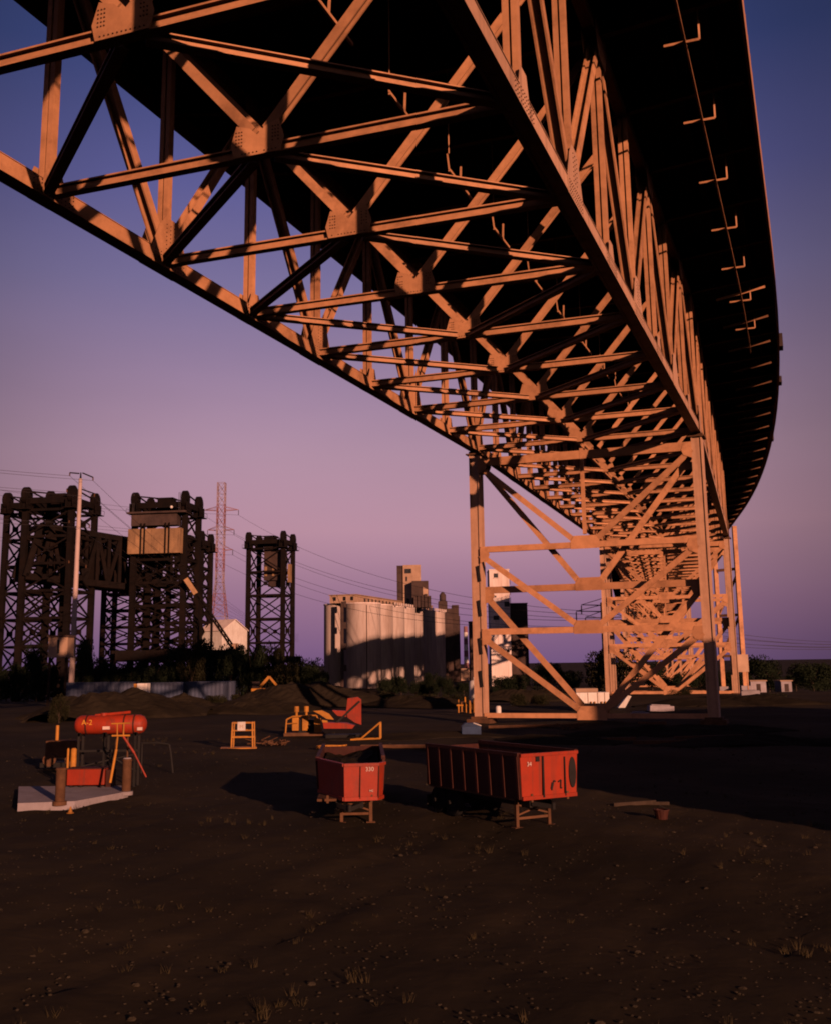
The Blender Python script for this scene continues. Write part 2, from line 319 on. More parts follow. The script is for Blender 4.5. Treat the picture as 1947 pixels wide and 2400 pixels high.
for si, (sa, sb, npan) in enumerate(spans):
    La, Lb = dk(sa, 0), dk(sb, 0); Ra, Rb = dk(sa, WT), dk(sb, WT)
    if si == 0: pass
    Ln = [La.lerp(Lb, i/npan) for i in range(npan+1)]; Rn = [Ra.lerp(Rb, i/npan) for i in range(npan+1)]
    fw = (Lb-La).normalized(); tr = (Ra-La).normalized(); mid = [(a+b)/2 for a, b in zip(Ln, Rn)]
    up = Z*DT
    k0 = round(sa/P)
    for i in range(npan+1):
        t = k0+i; first = (i == 0 and si > 0)
        if t < -7: continue
        # verticals
        if not first:
            for nodes, mm in ((Ln, 'steel'), (Rn, 'steel')):
                mb = MB(); q = nodes[i]
                for sgn in (-1, 1):
                    mb.beam(q+Z*.3, q+up-Z*.3, .24, .42, side=tr, off=(sgn*.17, 0))
                mb.beam(q+Z*.3, q+up-Z*.3, .1, .08, side=tr)
                part('vertical', mb, mm)
        if not first:
            # bottom strut: top and bottom flange plus web
            mb = MB(); a, b = Ln[i]+tr*.35, Rn[i]-tr*.35
            mb.beam(a, b, .44, .07, side=fw, off=(0, .2)); mb.beam(a, b, .44, .07, side=fw, off=(0, -.2))
            mb.beam(a, b, .10, .33, side=fw)
            part('bottom_strut', mb)
            # sway braces, from the mid gusset up to both top chords
            for nodes in (Ln, Rn):
                mb = MB(); tgt = nodes[i]+up-Z*.6; m0 = mid[i]+Z*.5
                d = (tgt-m0).normalized()
                mb.beam(m0+d*.5, tgt-d*.4, .08, .42, side=fw, off=(-.16, 0)); mb.beam(m0+d*.5, tgt-d*.4, .08, .42 if si == 0 else .3, side=fw, off=(.16, 0))
                mb.beam(m0+d*.5, tgt-d*.4, .24, .06, side=fw, off=(0, 0))
                part('sway_brace', mb)
            # mid gusset
            mb = MB(); gp = [(-1.05, -.24), (1.05, -.24), (1.2, .35), (.95, 1.15), (.35, .95), (0, .62), (-.35, .95), (-.95, 1.15), (-1.2, .35)]
            gs_ = 1 if si == 0 else .62; mb.prism([(x*gs_, y*gs_) for x, y in gp], mid[i]-fw*.28, tr, Z, fw, .04)
            g = part('gusset_plate', mb)
            if -3 <= t <= 4:
                rp = [(x+.0, y) for x in (-.95, -.82, -.7, .7, .82, .95) for y in (.25, .4, .55, .7, .85)]+[(x*.17, -.12) for x in range(-5, 6)]
                rp = [p for p in rp if random.random() < .9]
                gusset_rivets(mid[i]-fw*.3, tr, Z, -fw, rp, g)
            # floor beam with tapering cantilever brackets
            zt = DT+1.35
            c0 = (Ln[i]+Rn[i])/2
            s_here = t*P
            pts = [(-5.6, zt-.55), (-.5, zt-1.45), (WT+.5, zt-1.45), (28.5, zt-.75), (28.5, zt), (-5.6, zt)]
            mb = MB(); f2, t2 = axes(s_here); base = dk(s_here, 0)
            mb.prism(pts, base, t2, Z, f2, .12)
            mb.beam(base+t2*WT+Z*(zt-1.46), base+t2*28.5+Z*(zt-.76), .42, .06, side=f2)
            mb.beam(base-t2*.5+Z*(zt-1.46), base-t2*5.6+Z*(zt-.56), .42, .06, side=f2)
            mb.beam(base-t2*.5+Z*(zt-1.46), base+t2*(WT+.5)+Z*(zt-1.46), .42, .06, side=f2)
            part('floor_beam', mb, 'steel_shaded')
        if i == npan: break
        # chords
        for nodes, nm in ((Ln, 'L'), (Rn, 'R')):
            a, b = nodes[i], nodes[i+1]
            mb = MB()
            for sg in (-1, 1): mb.beam(a, b, .09, .72, side=tr, off=(sg*.33, 0))
            mb.beam(a, b, .57, .05, side=tr, off=(0, .33)); mb.beam(a, b, .57, .05, side=tr, off=(0, -.33))
            for sg in (-1, 1):
                mb.beam(a, b, .16, .03, side=tr, off=(sg*.33, .375)); mb.beam(a, b, .16, .03, side=tr, off=(sg*.33, -.375))
            part('bottom_chord', mb, 'steel_pale' if nm == 'R' else 'steel')
            mb = MB(); mb.beam(a+up, b+up, .62, .7, side=tr)
            part('top_chord', mb)
            # diagonals: feet on odd nodes
            odd = (t % 2 != 0)
            p0, p1 = (a+Z*.3, b+up-Z*.4) if odd else (a+up-Z*.4, b+Z*.3)
            mb = MB()
            for sg in (-1, 1): mb.beam(p0, p1, .09, .5, side=tr, off=(sg*.25, 0))
            mb.beam(p0, p1, .42, .06, side=tr)
            part('diagonal', mb)
            # truss-plane gussets
            sd_ = -1 if nm == 'L' else 1
            n0 = nodes[i]
            if odd: gp = [(-1.5, -.42), (1.5, -.42), (1.6, .3), (.95, 1.75), (.45, 2.3), (-.45, 2.3), (-.95, 1.75), (-1.6, .3)]
            else: gp = [(-.7, -.4), (.7, -.4), (.7, .4), (.4, 1.2), (-.4, 1.2), (-.7, .4)]
            mb = MB()
            for sg in (-1, 1): mb.prism(gp, n0+tr*(sg*.395), fw, Z, tr, .035)
            g = part('gusset_plate', mb, 'steel_pale' if nm == 'R' else 'steel')
            if nm == 'R' and 0 <= t <= 4 or nm == 'L' and -1 <= t <= 3:
                sgn = 1 if nm == 'L' else 1
                rp = [(x, y) for x in np.arange(-1.3, 1.31, .26) for y in (-.28, -.1, .12, .28)] + ([(x, y) for x in (-.35, 0, .35) for y in np.arange(.6, 2.1, .22)] if odd else [])
                gusset_rivets(n0+tr*(.412), fw, Z, tr, rp, g)
            if not odd and True:
                mb = MB(); gp = [(-1.5, .42), (-1.6, -.3), (-.9, -1.7), (.9, -1.7), (1.6, -.3), (1.5, .42)]
                for sg in (-1, 1): mb.prism(gp, n0+up+tr*(sg*.395), fw, Z, tr, .035)
                part('gusset_plate', mb)
        # bottom laterals, K pattern
        ma, mb_ = mid[i], mid[i+1]
        if t < 2: ends = [(ma, Ln[i+1]), (ma, Rn[i+1])]
        else: ends = [(Ln[i], mb_), (Rn[i], mb_)]
        for a, b in ends:
            d = (b-a).normalized(); mm = MB()
            mm.beam(a+d*.6-Z*.05, b-d*.6-Z*.05, .46, .05, side=d.cross(Z), off=(0, .16)); mm.beam(a+d*.6-Z*.05, b-d*.6-Z*.05, .46, .05, side=d.cross(Z), off=(0, -.16))
            mm.beam(a+d*.6-Z*.05, b-d*.6-Z*.05, .08, .3, side=d.cross(Z))
            part('lateral_brace', mm)
# deck slab, stringers, fascias: built along the curve
def ribbon(o0, o1, z0, z1, sA, sB, step):
    mb = MB(); n = int((sB-sA)/step)
    for k in range(n):
        a, b = sA+k*step, sA+(k+1)*step
        mb.hexa([dk(a, o0, z0), dk(a, o1, z0), dk(b, o1, z0), dk(b, o0, z0)], [dk(a, o0, z1), dk(a, o1, z1), dk(b, o1, z1), dk(b, o0, z1)])
    return mb
zt = DT+1.35
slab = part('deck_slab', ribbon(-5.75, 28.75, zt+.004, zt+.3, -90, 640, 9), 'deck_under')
def sub(name, mb, m, parent, **k): wld(BR, mb); return mb.build(name, M[m], parent, **k)
sub('fascia_girder', ribbon(28.76, 28.95, zt-1.3, zt+.8, -90, 640, 9), 'steel', slab)
sub('fascia_girder', ribbon(-5.95, -5.76, zt-1.3, zt+.8, -90, 640, 9), 'steel', slab)
for o in (-5.85, 28.85):
    mb = MB()
    for k in range(0, 270):
        s_ = -30+k*2.25; p = dk(s_, o, zt+.8)
        mb.beam(p, p+Z*1.0, .14, .14, side=(1, 0, 0))
        for hh in (.45, .95): mb.beam(p+Z*hh, dk(s_+2.25, o, zt+.8)+Z*hh, .1, .12)
    sub('railing', mb, 'steel_shaded', slab, kind='stuff')
for o in (-3.2, 2.6, 5.2, 7.9, 10.5, 13.2, 15.9, 18.5, 24.6, 27.0):
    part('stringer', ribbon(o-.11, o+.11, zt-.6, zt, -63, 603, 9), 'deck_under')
# inspection walkways hung under the deck
for off, dz, ov in ((25.9, 11.75, 1), (12.6, 6.9, 0)):
    mb = MB()
    for s in np.arange(-27, 80 if ov else 90, 4.5):
        p = dk(s, off, dz); f2, t2 = axes(s); q2 = dk(s+4.5, off, dz)
        if ov: mb.beam(p, q2, .13, .13)
        elif round(s/4.5) % 2 == 0: mb.beam(p, q2, .12, .16); mb.beam(p.lerp(q2, .45), p.lerp(q2, .45)+Z*1.1+t2*.05, .08, .1); mb.beam(p+Z*.02, p+Z*1.0-t2*.1, .07, .08)
        if round(s/4.5) % 2 == 0 and ov:
            mb.beam(p-t2*1.1, p+t2*.75, .12, .14); mb.beam(p+t2*.75, p+t2*.75+Z*1.1, .10, .10)
        if round(s/4.5) % 2 == 0: mb.beam(p+t2*(.75 if ov else 0)+Z*1.0, Vector((p.x, p.y, O0.z+zt-.6))+t2*(.75 if ov else 0), .06, .06)
    part('walkway', mb, kind='stuff')
for s in np.arange(63, 330, 9):
    f2, t2 = axes(s); mb = MB(); mb.beam(dk(s, 23.6, 12.1), dk(s, 28.0, 12.85), .10, .24, side=f2); part('outrigger_strut', mb, 'steel' if s < 66 else 'steel_shaded')  # nearest strut keeps the lit steel, the others the shade-darkened one
for s in (86, 104, 142, 190):
    mb = MB(); f2, t2 = axes(s); p = dk(s, 29.15, zt-.2); mb.beam(p-f2*.0, p+f2*2.0, .4, 1.5 if s < 100 else .8); part('sign_box', mb, 'dark_build')

# piers
def bent(s, base, full=True, doubled=True):
    f2, t2 = axes(s)
    if s == 63: f2, t2 = axes(0)
    Lp, Rp = dk(s, 0), dk(s, WT); H = Lp.z-.5
    zb = base
    for q, mm in ((Lp, 'steel_pale'), (Rp, 'steel_pale')):
        mb = MB(); b = Vector((q.x, q.y, zb)); tp = Vector((q.x, q.y, H-.35))
        mb.beam(b, tp, .12, 1.5, side=t2, off=(-.42, 0)); mb.beam(b, tp, .12, 1.5, side=t2, off=(.42, 0))
        mb.beam(b, tp, .72, .08, side=t2, off=(0, .6)); mb.beam(b, tp, .72, .08, side=t2, off=(0, -.6))
        c = part('pier_column', mb, mm)
        mb = MB(); mb.beam(tp+Z*.06, tp+Z*.18, 1.5, 1.9, side=t2); mb.beam(tp+Z*.18, tp+Z*.5, .8, 1.0, side=t2)
        for sg in (-.45, .45): mb.tube(tp+f2*sg-t2*.55+Z*.34, tp+f2*sg+t2*.55+Z*.34, .12, n=8)
        sub('bearing_shoe', mb, 'rust', c)
        mb = MB(); mb.beam(b-Z*.6, b-Z*.12, 2.2, 2.6, side=t2); mb.beam(b-Z*.12, b+Z*.1, 1.5, 2.0, side=t2)
        sub('footing', mb, 'rust', c)
        if s == 63:
            mb = MB()
            for hh in (.56, .43, .29, .17):
                zz = zb+(H-zb)*hh
                mb.beam(Vector((q.x, q.y, zz))-f2*.80-t2*-.2, Vector((q.x, q.y, zz-1.5))-f2*.80-t2*-.36, .2, .1, side=t2)
            if q is Lp: sub('bracket_plate', mb, 'black_iron', c)
    htot = 25.5
    fr, bk = -f2*.66, f2*.66
    def lv(x): return H+.5-x*(H+.5-zb)/htot
    levF = [10.0, 17.7, 25.3]; levB = [13.75, 25.1]
    top = 1.2
    def strut(z, o, w=.62):
        mb = MB(); a = Vector((Lp.x, Lp.y, z))+o+t2*.48; b = Vector((Rp.x, Rp.y, z))+o-t2*.48
        mb.beam(a, b, .07, w, side=f2, off=(-.14, 0)); mb.beam(a, b, .07, w, side=f2, off=(.14, 0)); mb.beam(a, b, .3, .06, side=f2)
        part('pier_strut', mb)
    def vee(z0, z1, o, w=.52):
        c = (Vector((Lp.x, Lp.y, z1))+Vector((Rp.x, Rp.y, z1)))/2+o+Z*.35
        for q, sg in ((Lp, 1), (Rp, -1)):
            a = Vector((q.x, q.y, z0))+o+t2*(.45*sg)-Z*.5; e = c-t2*(.9*sg)
            mb = MB(); mb.beam(a, e, .07, w, side=f2, off=(-.12, 0)); mb.beam(a, e, .07, w, side=f2, off=(.12, 0)); mb.beam(a, e, .25, .06, side=f2)
            part('pier_brace', mb)
            mb = MB(); mb.prism([(0, .4), (.7*sg, .4), (.95*sg, -.2), (.75*sg, -.7), (0, -1.0)], Vector((q.x, q.y, z0))+o+t2*(.45*sg)-Z*.3-f2*.2, t2, Z, f2, .04); part('gusset_plate', mb)
        mb = MB(); mb.prism([(-1.35, -.62), (1.35, -.62), (1.35, .1), (1.0, .6), (-1.0, .6), (-1.35, .1)], c-f2*.2-Z*.1, t2, Z, f2, .04)
        part('gusset_plate', mb)
    strut(H-1.1, fr, .8)
    z0 = H-.9
    for x in levF:
        z1 = lv(x); vee(z0, z1, fr, .5); strut(z1, fr, .56 if x < 25 else .42); z0 = z1
    z0 = H-.9
    for x in levB:
        z1 = lv(x); vee(z0, z1, bk); strut(z1, bk) if x < 25 else None; z0 = z1
    mb = MB(); c = (Lp+Rp)/2; mb.beam(Vector((c.x, c.y, lv(10)+1))+fr, Vector((c.x, c.y, H-.5))+fr, .3, .4, side=t2); part('pier_strut', mb)
for s in (-63, 63, 153, 243, 333, 423, 513, 603):
    p = centre(s); bent(s, gh(p.x, p.y)+.25)
# the pier beyond stands as a four-legged tower: a second bent close behind
for s in (164, 255, 345):
    p = centre(s); bent(s, gh(p.x, p.y)+.25)

# slender columns of the ramp that leaves on the right
RP = empty('ramp_pier', (gx(1742, 200), 200, 0), 'slender paired steel columns standing just right of the far viaduct legs', 'pier')
def rp(name, mb, m='steel'): wld(RP, mb); return mb.build(name, M[m], RP)
for (u, y) in ((1741, 200), (1690, 204)):
    x = gx(u, y); mb = MB(); mb.beam((x, y, gh(x, y)), (x, y, 30), .75, .75, side=(1, 0, 0)); rp('column', mb)
    mb = MB(); mb.beam((x, y, gh(x, y)-.3), (x, y, gh(x, y)+1.3), 1.8, 1.8, side=(1, 0, 0)); rp('footing', mb, 'concrete')
xa, xb = gx(1690, 204), gx(1741, 200)
for z in (6, 13.5, 22): mb = MB(); mb.beam((xa, 204, z), (xb, 200, z), .4, .5); rp('crossbar', mb)
for z in (6, 13.5): mb = MB(); mb.beam((xa, 204, z), (xb, 200, z+7.5), .3, .4); rp('brace', mb)
# ------------------------------------------------------------------ vertical lift bridges
def lift_tower(name, x, y, ang, wd, dp, H, npan, label, group, sheave=2.3, weight=None, wm='lift_concrete', deep=8):
    base = gh(x, y)
    t = empty(name, (x, y, base), label, 'lift tower', group, R(ang))
    cs = [(-wd/2, -dp/2), (wd/2, -dp/2), (wd/2, dp/2), (-wd/2, dp/2)]
    for (a, b) in cs:
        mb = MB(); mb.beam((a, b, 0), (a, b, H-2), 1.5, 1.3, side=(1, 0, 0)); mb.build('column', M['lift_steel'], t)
        # sheave wheel with its housing on each column
        mb = MB(); mb.tube((a-.55, b, H), (a+.55, b, H), sheave, n=20); mb.tube((a-.8, b, H), (a+.8, b, H), sheave*.25, n=8)
        sh = mb.build('sheave', M['lift_steel'], t)
        mb = MB(); mb.beam((a-.95, b-sheave*.8, H-2.4), (a-.95, b+sheave*.8, H-2.4), .25, 2.6); mb.beam((a+.95, b-sheave*.8, H-2.4), (a+.95, b+sheave*.8, H-2.4), .25, 2.6)
        mb.beam((a-1.6, b, H-3.9), (a+1.6, b, H-3.9), .2, 5.2, side=(0, 0, 1))
        mb.build('bearing_frame', M['lift_steel'], sh)
        mb = MB()
        for dz in (-3.7,):
            for sx in (-1.6, 1.6): mb.beam((a+sx, b-2.6, H+dz+1.1), (a+sx, b+2.6, H+dz+1.1), .08, .08); [mb.beam((a+sx, b+q, H+dz), (a+sx, b+q, H+dz+1.1), .07, .07, side=(1, 0, 0)) for q in (-2.6, 0, 2.6)]
        mb.build('handrail', M['lift_steel'], sh)
    ph = (H-4)/npan
    for k in range(npan):
        z0, z1 = k*ph, (k+1)*ph
        for e in range(4):
            a, b = cs[e], cs[(e+1) % 4]
            mb = MB(); A0, A1, B0, B1 = (a[0], a[1], z0), (a[0], a[1], z1), (b[0], b[1], z0), (b[0], b[1], z1)
            mb.beam(A0, B1, .4, .4); mb.beam(B0, A1, .4, .4); mb.beam(A1, B1, .5, .7)
            c = (Vector(A0)+Vector(B1))/2; mb.beam(c-Z*.7, c+Z*.7, 1.2, 1.2, side=(1, 0, 0)) if k % 2 == 0 else None
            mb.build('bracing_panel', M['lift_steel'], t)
    # machinery house and top girders
    mb = MB()
    for sg in (-1, 1):
        mb.beam((-wd/2, sg*dp/2, H-1.5), (wd/2, sg*dp/2, H-1.5), .5, 1.6); mb.beam((-wd/2, sg*dp/2, H+1.2), (wd/2, sg*dp/2, H-.6), .3, .35)
        mb.beam((sg*wd/2, -dp/2, H-1.5), (sg*wd/2, dp/2, H-1.5), .5, 1.6); mb.beam((sg*wd/2, -dp/2, H+1.6), (sg*wd/2, dp/2, H+.2), .3, .35)
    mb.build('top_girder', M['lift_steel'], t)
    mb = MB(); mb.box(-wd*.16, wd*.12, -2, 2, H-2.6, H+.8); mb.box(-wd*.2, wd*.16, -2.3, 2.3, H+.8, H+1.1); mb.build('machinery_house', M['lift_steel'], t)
    if weight:
        z0, z1, front, ww = weight
        cw = MB(); cw.box(-ww/2, ww/2, -dp/2-front, dp/2*.3, z0, z1)
        c = cw.build('counterweight', M[wm], t)
        mb = MB()
        for q in (-.26, -.20, .22, .28): mb.box(ww*q-.18, ww*q+.18, -dp/2-front-.25, -dp/2-front-.02, z0-.3, z1+2)
        mb.build('hanger', M['lift_steel'], c)
        mb = MB(); mb.box(-ww/2*.96, ww/2*.8, -dp/2-front+.3, dp/2*.2, z1+1.2, z1+5.0); mb.box(-ww/2*1.1, ww/2, -dp/2-front-.5, dp/2*.3, z1+5.0, z1+5.5)
        mb.build('equalizer_frame', M['dark_build'], c)
        mb = MB()
        for sx in (-1, 1):
            for q in (0, .25, .5, .75): mb.tube((sx*(wd/2-.6-q), -dp/2+.3, z1+5), (sx*(wd/2-.6-q), -dp/2+.3, H), .06, n=4)
        mb.build('cable', M['wire'], c)
    return t
g = 'lift bridge towers over the river'
def lt(u, v, y, *a, **k):
    x = gx(u, y); H = at(u, v, y).z-gh(x, y)-2.2
    return lift_tower('lift_tower', x, y, a[0], a[1], a[2], H, *a[3:], **k)
tC = lt(383, 1160, 300, -8, 14.5, 11, 8, 'black lift bridge tower with a pale concrete counterweight high between its legs', g, weight=None)
# its counterweight, dimensioned from the photograph
H_ = at(383, 1160, 300).z-gh(gx(383, 300), 300)-2.2
def add_weight(t, z0, z1, x0, x1, yf, m):
    mb = MB(); mb.box(x0, x1, yf, yf+4.5, z0, z1); c = mb.build('counterweight', M[m], t)
    w_ = x1-x0; mb = MB()
    for q in (.25, .32, .72, .79): mb.box(x0+w_*q-.18, x0+w_*q+.18, yf-.25, yf-.02, z0-.3, z1+1.5)
    mb.build('hanger', M['lift_steel'], c)
    mb = MB(); mb.box(x0+.6, x1-1.2, yf+.4, yf+4, z1+.9, z1+4.2); mb.box(x0-.4, x1+1.5, yf-.6, yf+4.4, z1+4.2, z1+4.7); mb.build('equalizer_frame', M['dark_build'], c)
    mb = MB()
    for q in (x0+.6, x0+1.0, x1-1.0, x1-.6): mb.tube((q, yf+1, z1+4.7), (q, yf+1, z1+10), .07, n=4)
    mb.build('cable', M['wire'], c)
zc = lambda v, y, x: at(383, v, y).z-gh(x, y)
xC = gx(383, 300)
add_weight(tC, zc(1295, 293, xC), zc(1237, 293, xC), gx(300, 293)-xC, gx(430, 293)-xC, -8.5, 'lift_concrete')
gl = MB(); gl.lathe([(.01, -.42), (.3, -.3), (.42, 0), (.3, .3), (.01, .42)], n=14)
go_ = gl.build('lamp_globe', M['white_paint'], tC, smooth=True); go_.location = (gx(398, 292)-gx(383, 300), -6.5, at(398, 1187, 292).z-gh(gx(383, 300), 300))
tL = lt(127, 1150, 290, -8, 13, 14, 7, 'black lift bridge tower at the left behind the pale pole', g)
tL2 = lt(70, 1160, 305, -8, 13, 10, 7, 'black lift bridge tower cut by the left edge of the picture', g)
tB = lt(428, 1248, 345, -8, 14, 9, 8, 'black lift bridge tower partly hidden behind the one with the counterweight', g, sheave=2.0)
tB2 = lt(300, 1275, 372, -8, 15, 9, 8, 'rearmost black lift bridge tower behind the raised span', g, sheave=1.8)
tR = lt(633, 1250, 400, -12, 13.5, 11, 6, 'black lift bridge tower standing alone left of the pale grain silos', g)
xR = gx(633, 400)
mbx = MB()
zr = lambda v: at(633, v, 400).z-gh(xR, 400)
mbx.box(-1.5, 5.2, -3.4, 3.4, zr(1362), zr(1290)); mbx.box(-2.0, 2.2, -2.4, 2.4, zr(1292), zr(1268)); mbx.box(-.2, 4.2, -2.4, 2.4, zr(1376), zr(1362))
cw = mbx.build('counterweight', M['dark_build'], tR)
for bb_ in ((-1.2, -.2, -3.7, -3.42, zr(1352), zr(1330)), (1.8, 2.6, -3.7, -3.42, zr(1352), zr(1333)), (8.0, 8.9, -4, -2, zr(1368), zr(1326))): mb = MB(); mb.box(*bb_); mb.build('weight_panel', M['lift_concrete'], cw)

# raised truss span between the left and the centre tower
def raised_span(a, b, z0, z1a, z1b, width, name, label):
    a = Vector(a); b = Vector(b); d = (b-a).normalized(); n = Vector((-d.y, d.x, 0))
    t = empty(name, (a+b)/2, label, 'bridge span', None)
    Ls = (b-a).length; np_ = 10
    def pr(nm, mb): wld(t, mb); return mb.build(nm, M['lift_steel'], t)
    for sg in (0, 1):
        off = n*(sg*width)
        for k in range(np_):
            p, q = a.lerp(b, k/np_)+off, a.lerp(b, (k+1)/np_)+off
            hz = lambda kk: 0 if kk in (0, np_) else (z1a+(z1b-z1a)*kk/np_)
            mb = MB(); mb.beam(p, q, 1.1, 1.7)
            P1, Q1 = p+Z*hz(k), q+Z*hz(k+1)
            mb.beam(P1, Q1, 1.1, 1.5)
            if k: mb.beam(p, P1, .9, 1.0, side=d)
            if 0 < k < np_-1: mb.beam(p if k % 2 else P1, Q1 if k % 2 else q, .8, 1.0, side=n)
            pr('truss_panel', mb)
    mb = MB(); c0, c1 = a-Z*1.0, b-Z*1.0
    mb.hexa([c0, c0+n*width, c1+n*width, c1], [c0+Z*1.6, c0+n*width+Z*1.6, c1+n*width+Z*1.6, c1+Z*1.6]); pr('deck', mb)
    mb = MB(); 
    for k in range(1, np_):
        p = a.lerp(b, k/np_)+Z*(z1a+(z1b-z1a)*k/np_); mb.beam(p, p+n*width, .5, .8)
        if k < np_-1: q = a.lerp(b, (k+1)/np_)+Z*(z1a+(z1b-z1a)*(k+1)/np_)+n*width; mb.beam(p, q, .35, .35)
    pr('sway_frame', mb)
    for k in range(0, np_+1, 2):
        pass
    return t
raised_span(at(60, 1350, 283), at(330, 1378, 303), 0, 14, 13, 9, 'lift_span', 'dark raised railway truss span held high between the black lift towers')
raised_span(at(100, 1345, 318), at(470, 1372, 345), 0, 13, 12, 9, 'lift_span', 'second dark raised railway truss span close behind the nearer one')
# low railway approach girder spans and mast at the foot of the towers
def low_span(u0, u1, v, y0, y1, h, label):
    a, b = at(u0, v, y0), at(u1, v, y1); a.z = b.z = at((u0+u1)/2, v, (y0+y1)/2).z
    t = empty('girder_span', (a+b)/2, label, 'bridge span')
    d = (b-a).normalized(); n = Vector((-d.y, d.x, 0))
    for sg in (0, 1):
        mb = MB(); mb.beam(a+n*sg*5, b+n*sg*5, .4, h); wld(t, mb).build('plate_girder', M['lift_steel'], t)
    mb = MB(); mb.hexa([a, a+n*5, b+n*5, b], [a+Z*.5, a+n*5+Z*.5, b+n*5+Z*.5, b+Z*.5]); wld(t, mb).build('track_bed', M['lift_steel'], t)
    k = int((b-a).length/6)
    for i in range(k+1):
        p = a.lerp(b, i/k)
        for sg in (-1, 1):
            mb = MB(); mb.beam(p-Z*h/2, Vector((p.x, p.y, gh(p.x, p.y)-.2))+d*(sg*1.6), .5, .5, side=d); wld(t, mb).build('leg', M['lift_steel'], t)
    return t
low_span(270, 560, 1535, 285, 300, 2.6, 'dark low girder railway approach at the foot of the left lift towers')
low_span(520, 705, 1545, 300, 390, 2.2, 'dark low girder railway approach leading to the lone lift tower')
bm = empty('inclined_boom', at(470, 1400, 290), 'dark inclined conveyor boom with a lit upper end right of the lift towers', 'boom')
mb = MB(); p, q = at(438, 1357, 290), at(545, 1515, 296)
for o in (-.8, .8):
    for o2 in (-.6, .6): mb.beam(p+Vector((0, o, o2)), q+Vector((0, o, o2)), .25, .25)
for k in range(14):
    a, b = p.lerp(q, k/14), p.lerp(q, (k+1)/14); mb.beam(a+Vector((0, -.8, -.6)), b+Vector((0, -.8, .6)), .18, .18); mb.beam(a+Vector((0, .8, .6)), b+Vector((0, .8, -.6)), .18, .18)
wld(bm, mb).build('lattice', M['lift_steel'], bm)
mb = MB(); a, b = p, p.lerp(q, .22); mb.beam(a+Vector((0, -1.2, 0)), b+Vector((0, -1.2, 0)), .15, 1.3, side=(0, 1, 0)); wld(bm, mb).build('cover_plate', M['lift_concrete'], bm)
mb = MB(); mb.beam(q, Vector((q.x, q.y, gh(q.x, q.y))), .8, .8, side=(1, 0, 0)); m_ = p.lerp(q, .55); mb.beam(m_, Vector((m_.x, m_.y, gh(m_.x, m_.y))), .6, .6, side=(1, 0, 0)); wld(bm, mb).build('support', M['lift_steel'], bm)
# control box lit orange at the left edge
cb = empty('control_house', (gx(138, 160), 160, gh(gx(138, 160), 160)), 'small boxy house lit orange at the far left, raised on dark legs', 'shed')
x0, x1 = gx(112, 160)-cb.location.x, gx(157, 160)-cb.location.x; z0, z1 = at(138, 1541, 160).z-cb.location.z, at(138, 1493, 160).z-cb.location.z
mb = MB(); mb.box(x0, x1, 0, 3, z0, z1); mb.build('wall', M['silo_tan'], cb)
mb = MB(); mb.box(x0-.2, x1+.2, -.2, 3.2, z1, z1+.25); mb.build('roof', M['dark_build'], cb)
mb = MB(); mb.box((x0+x1)/2-.1, (x0+x1)/2+.25, -.06, -.01, z0+.6, z1-.4); mb.build('door', M['window_dark'], cb)
for a in (x0+.2, x1-.2): mb = MB(); mb.box(a-.15, a+.15, .2, .5, -.2, z0); mb.build('leg', M['lift_steel'], cb)

# white gabled building
gb = empty('gabled_shed', (gx(525, 340), 340, gh(gx(525, 340), 340)), 'pale sunlit gabled shed between the two groups of lift towers', 'shed')
gb.location = (gx(520, 340), 340, gh(gx(520, 340), 340)); ze = at(525, 1477, 340).z-gb.location.z; zp = at(545, 1452, 340).z-gb.location.z
aw, aa = Vector((.55, .835, 0)), Vector((-.835, .55, 0)); gw, gl_ = 11.5, 9.5
mb = MB(); mb.prism([(0, 0), (gw, 0), (gw, ze), (gw/2, zp), (0, ze)], aa*(gl_/2), aw, Z, aa, gl_); mb.build('wall', M['white_paint'], gb)
for sg in (0, 1):
    e0 = aw*(gw*sg)+Z*(ze-.15)+aw*(-.4 if sg == 0 else .4); r0 = aw*(gw/2)+Z*(zp+.12); mb = MB()
    mb.hexa([e0-aa*.4, r0-aa*.4, r0+aa*(gl_+.4), e0+aa*(gl_+.4)], [e0-aa*.4+Z*.2, r0-aa*.4+Z*.2, r0+aa*(gl_+.4)+Z*.2, e0+aa*(gl_+.4)+Z*.2]); mb.build('roof', M['silo'], gb)
mb = MB(); mb.prism([(gw*.35, ze*.35), (gw*.65, ze*.35), (gw*.65, ze*.8), (gw*.35, ze*.8)], -aa*.03, aw, Z, aa, .04); mb.build('door', M['silo_tan'], gb)

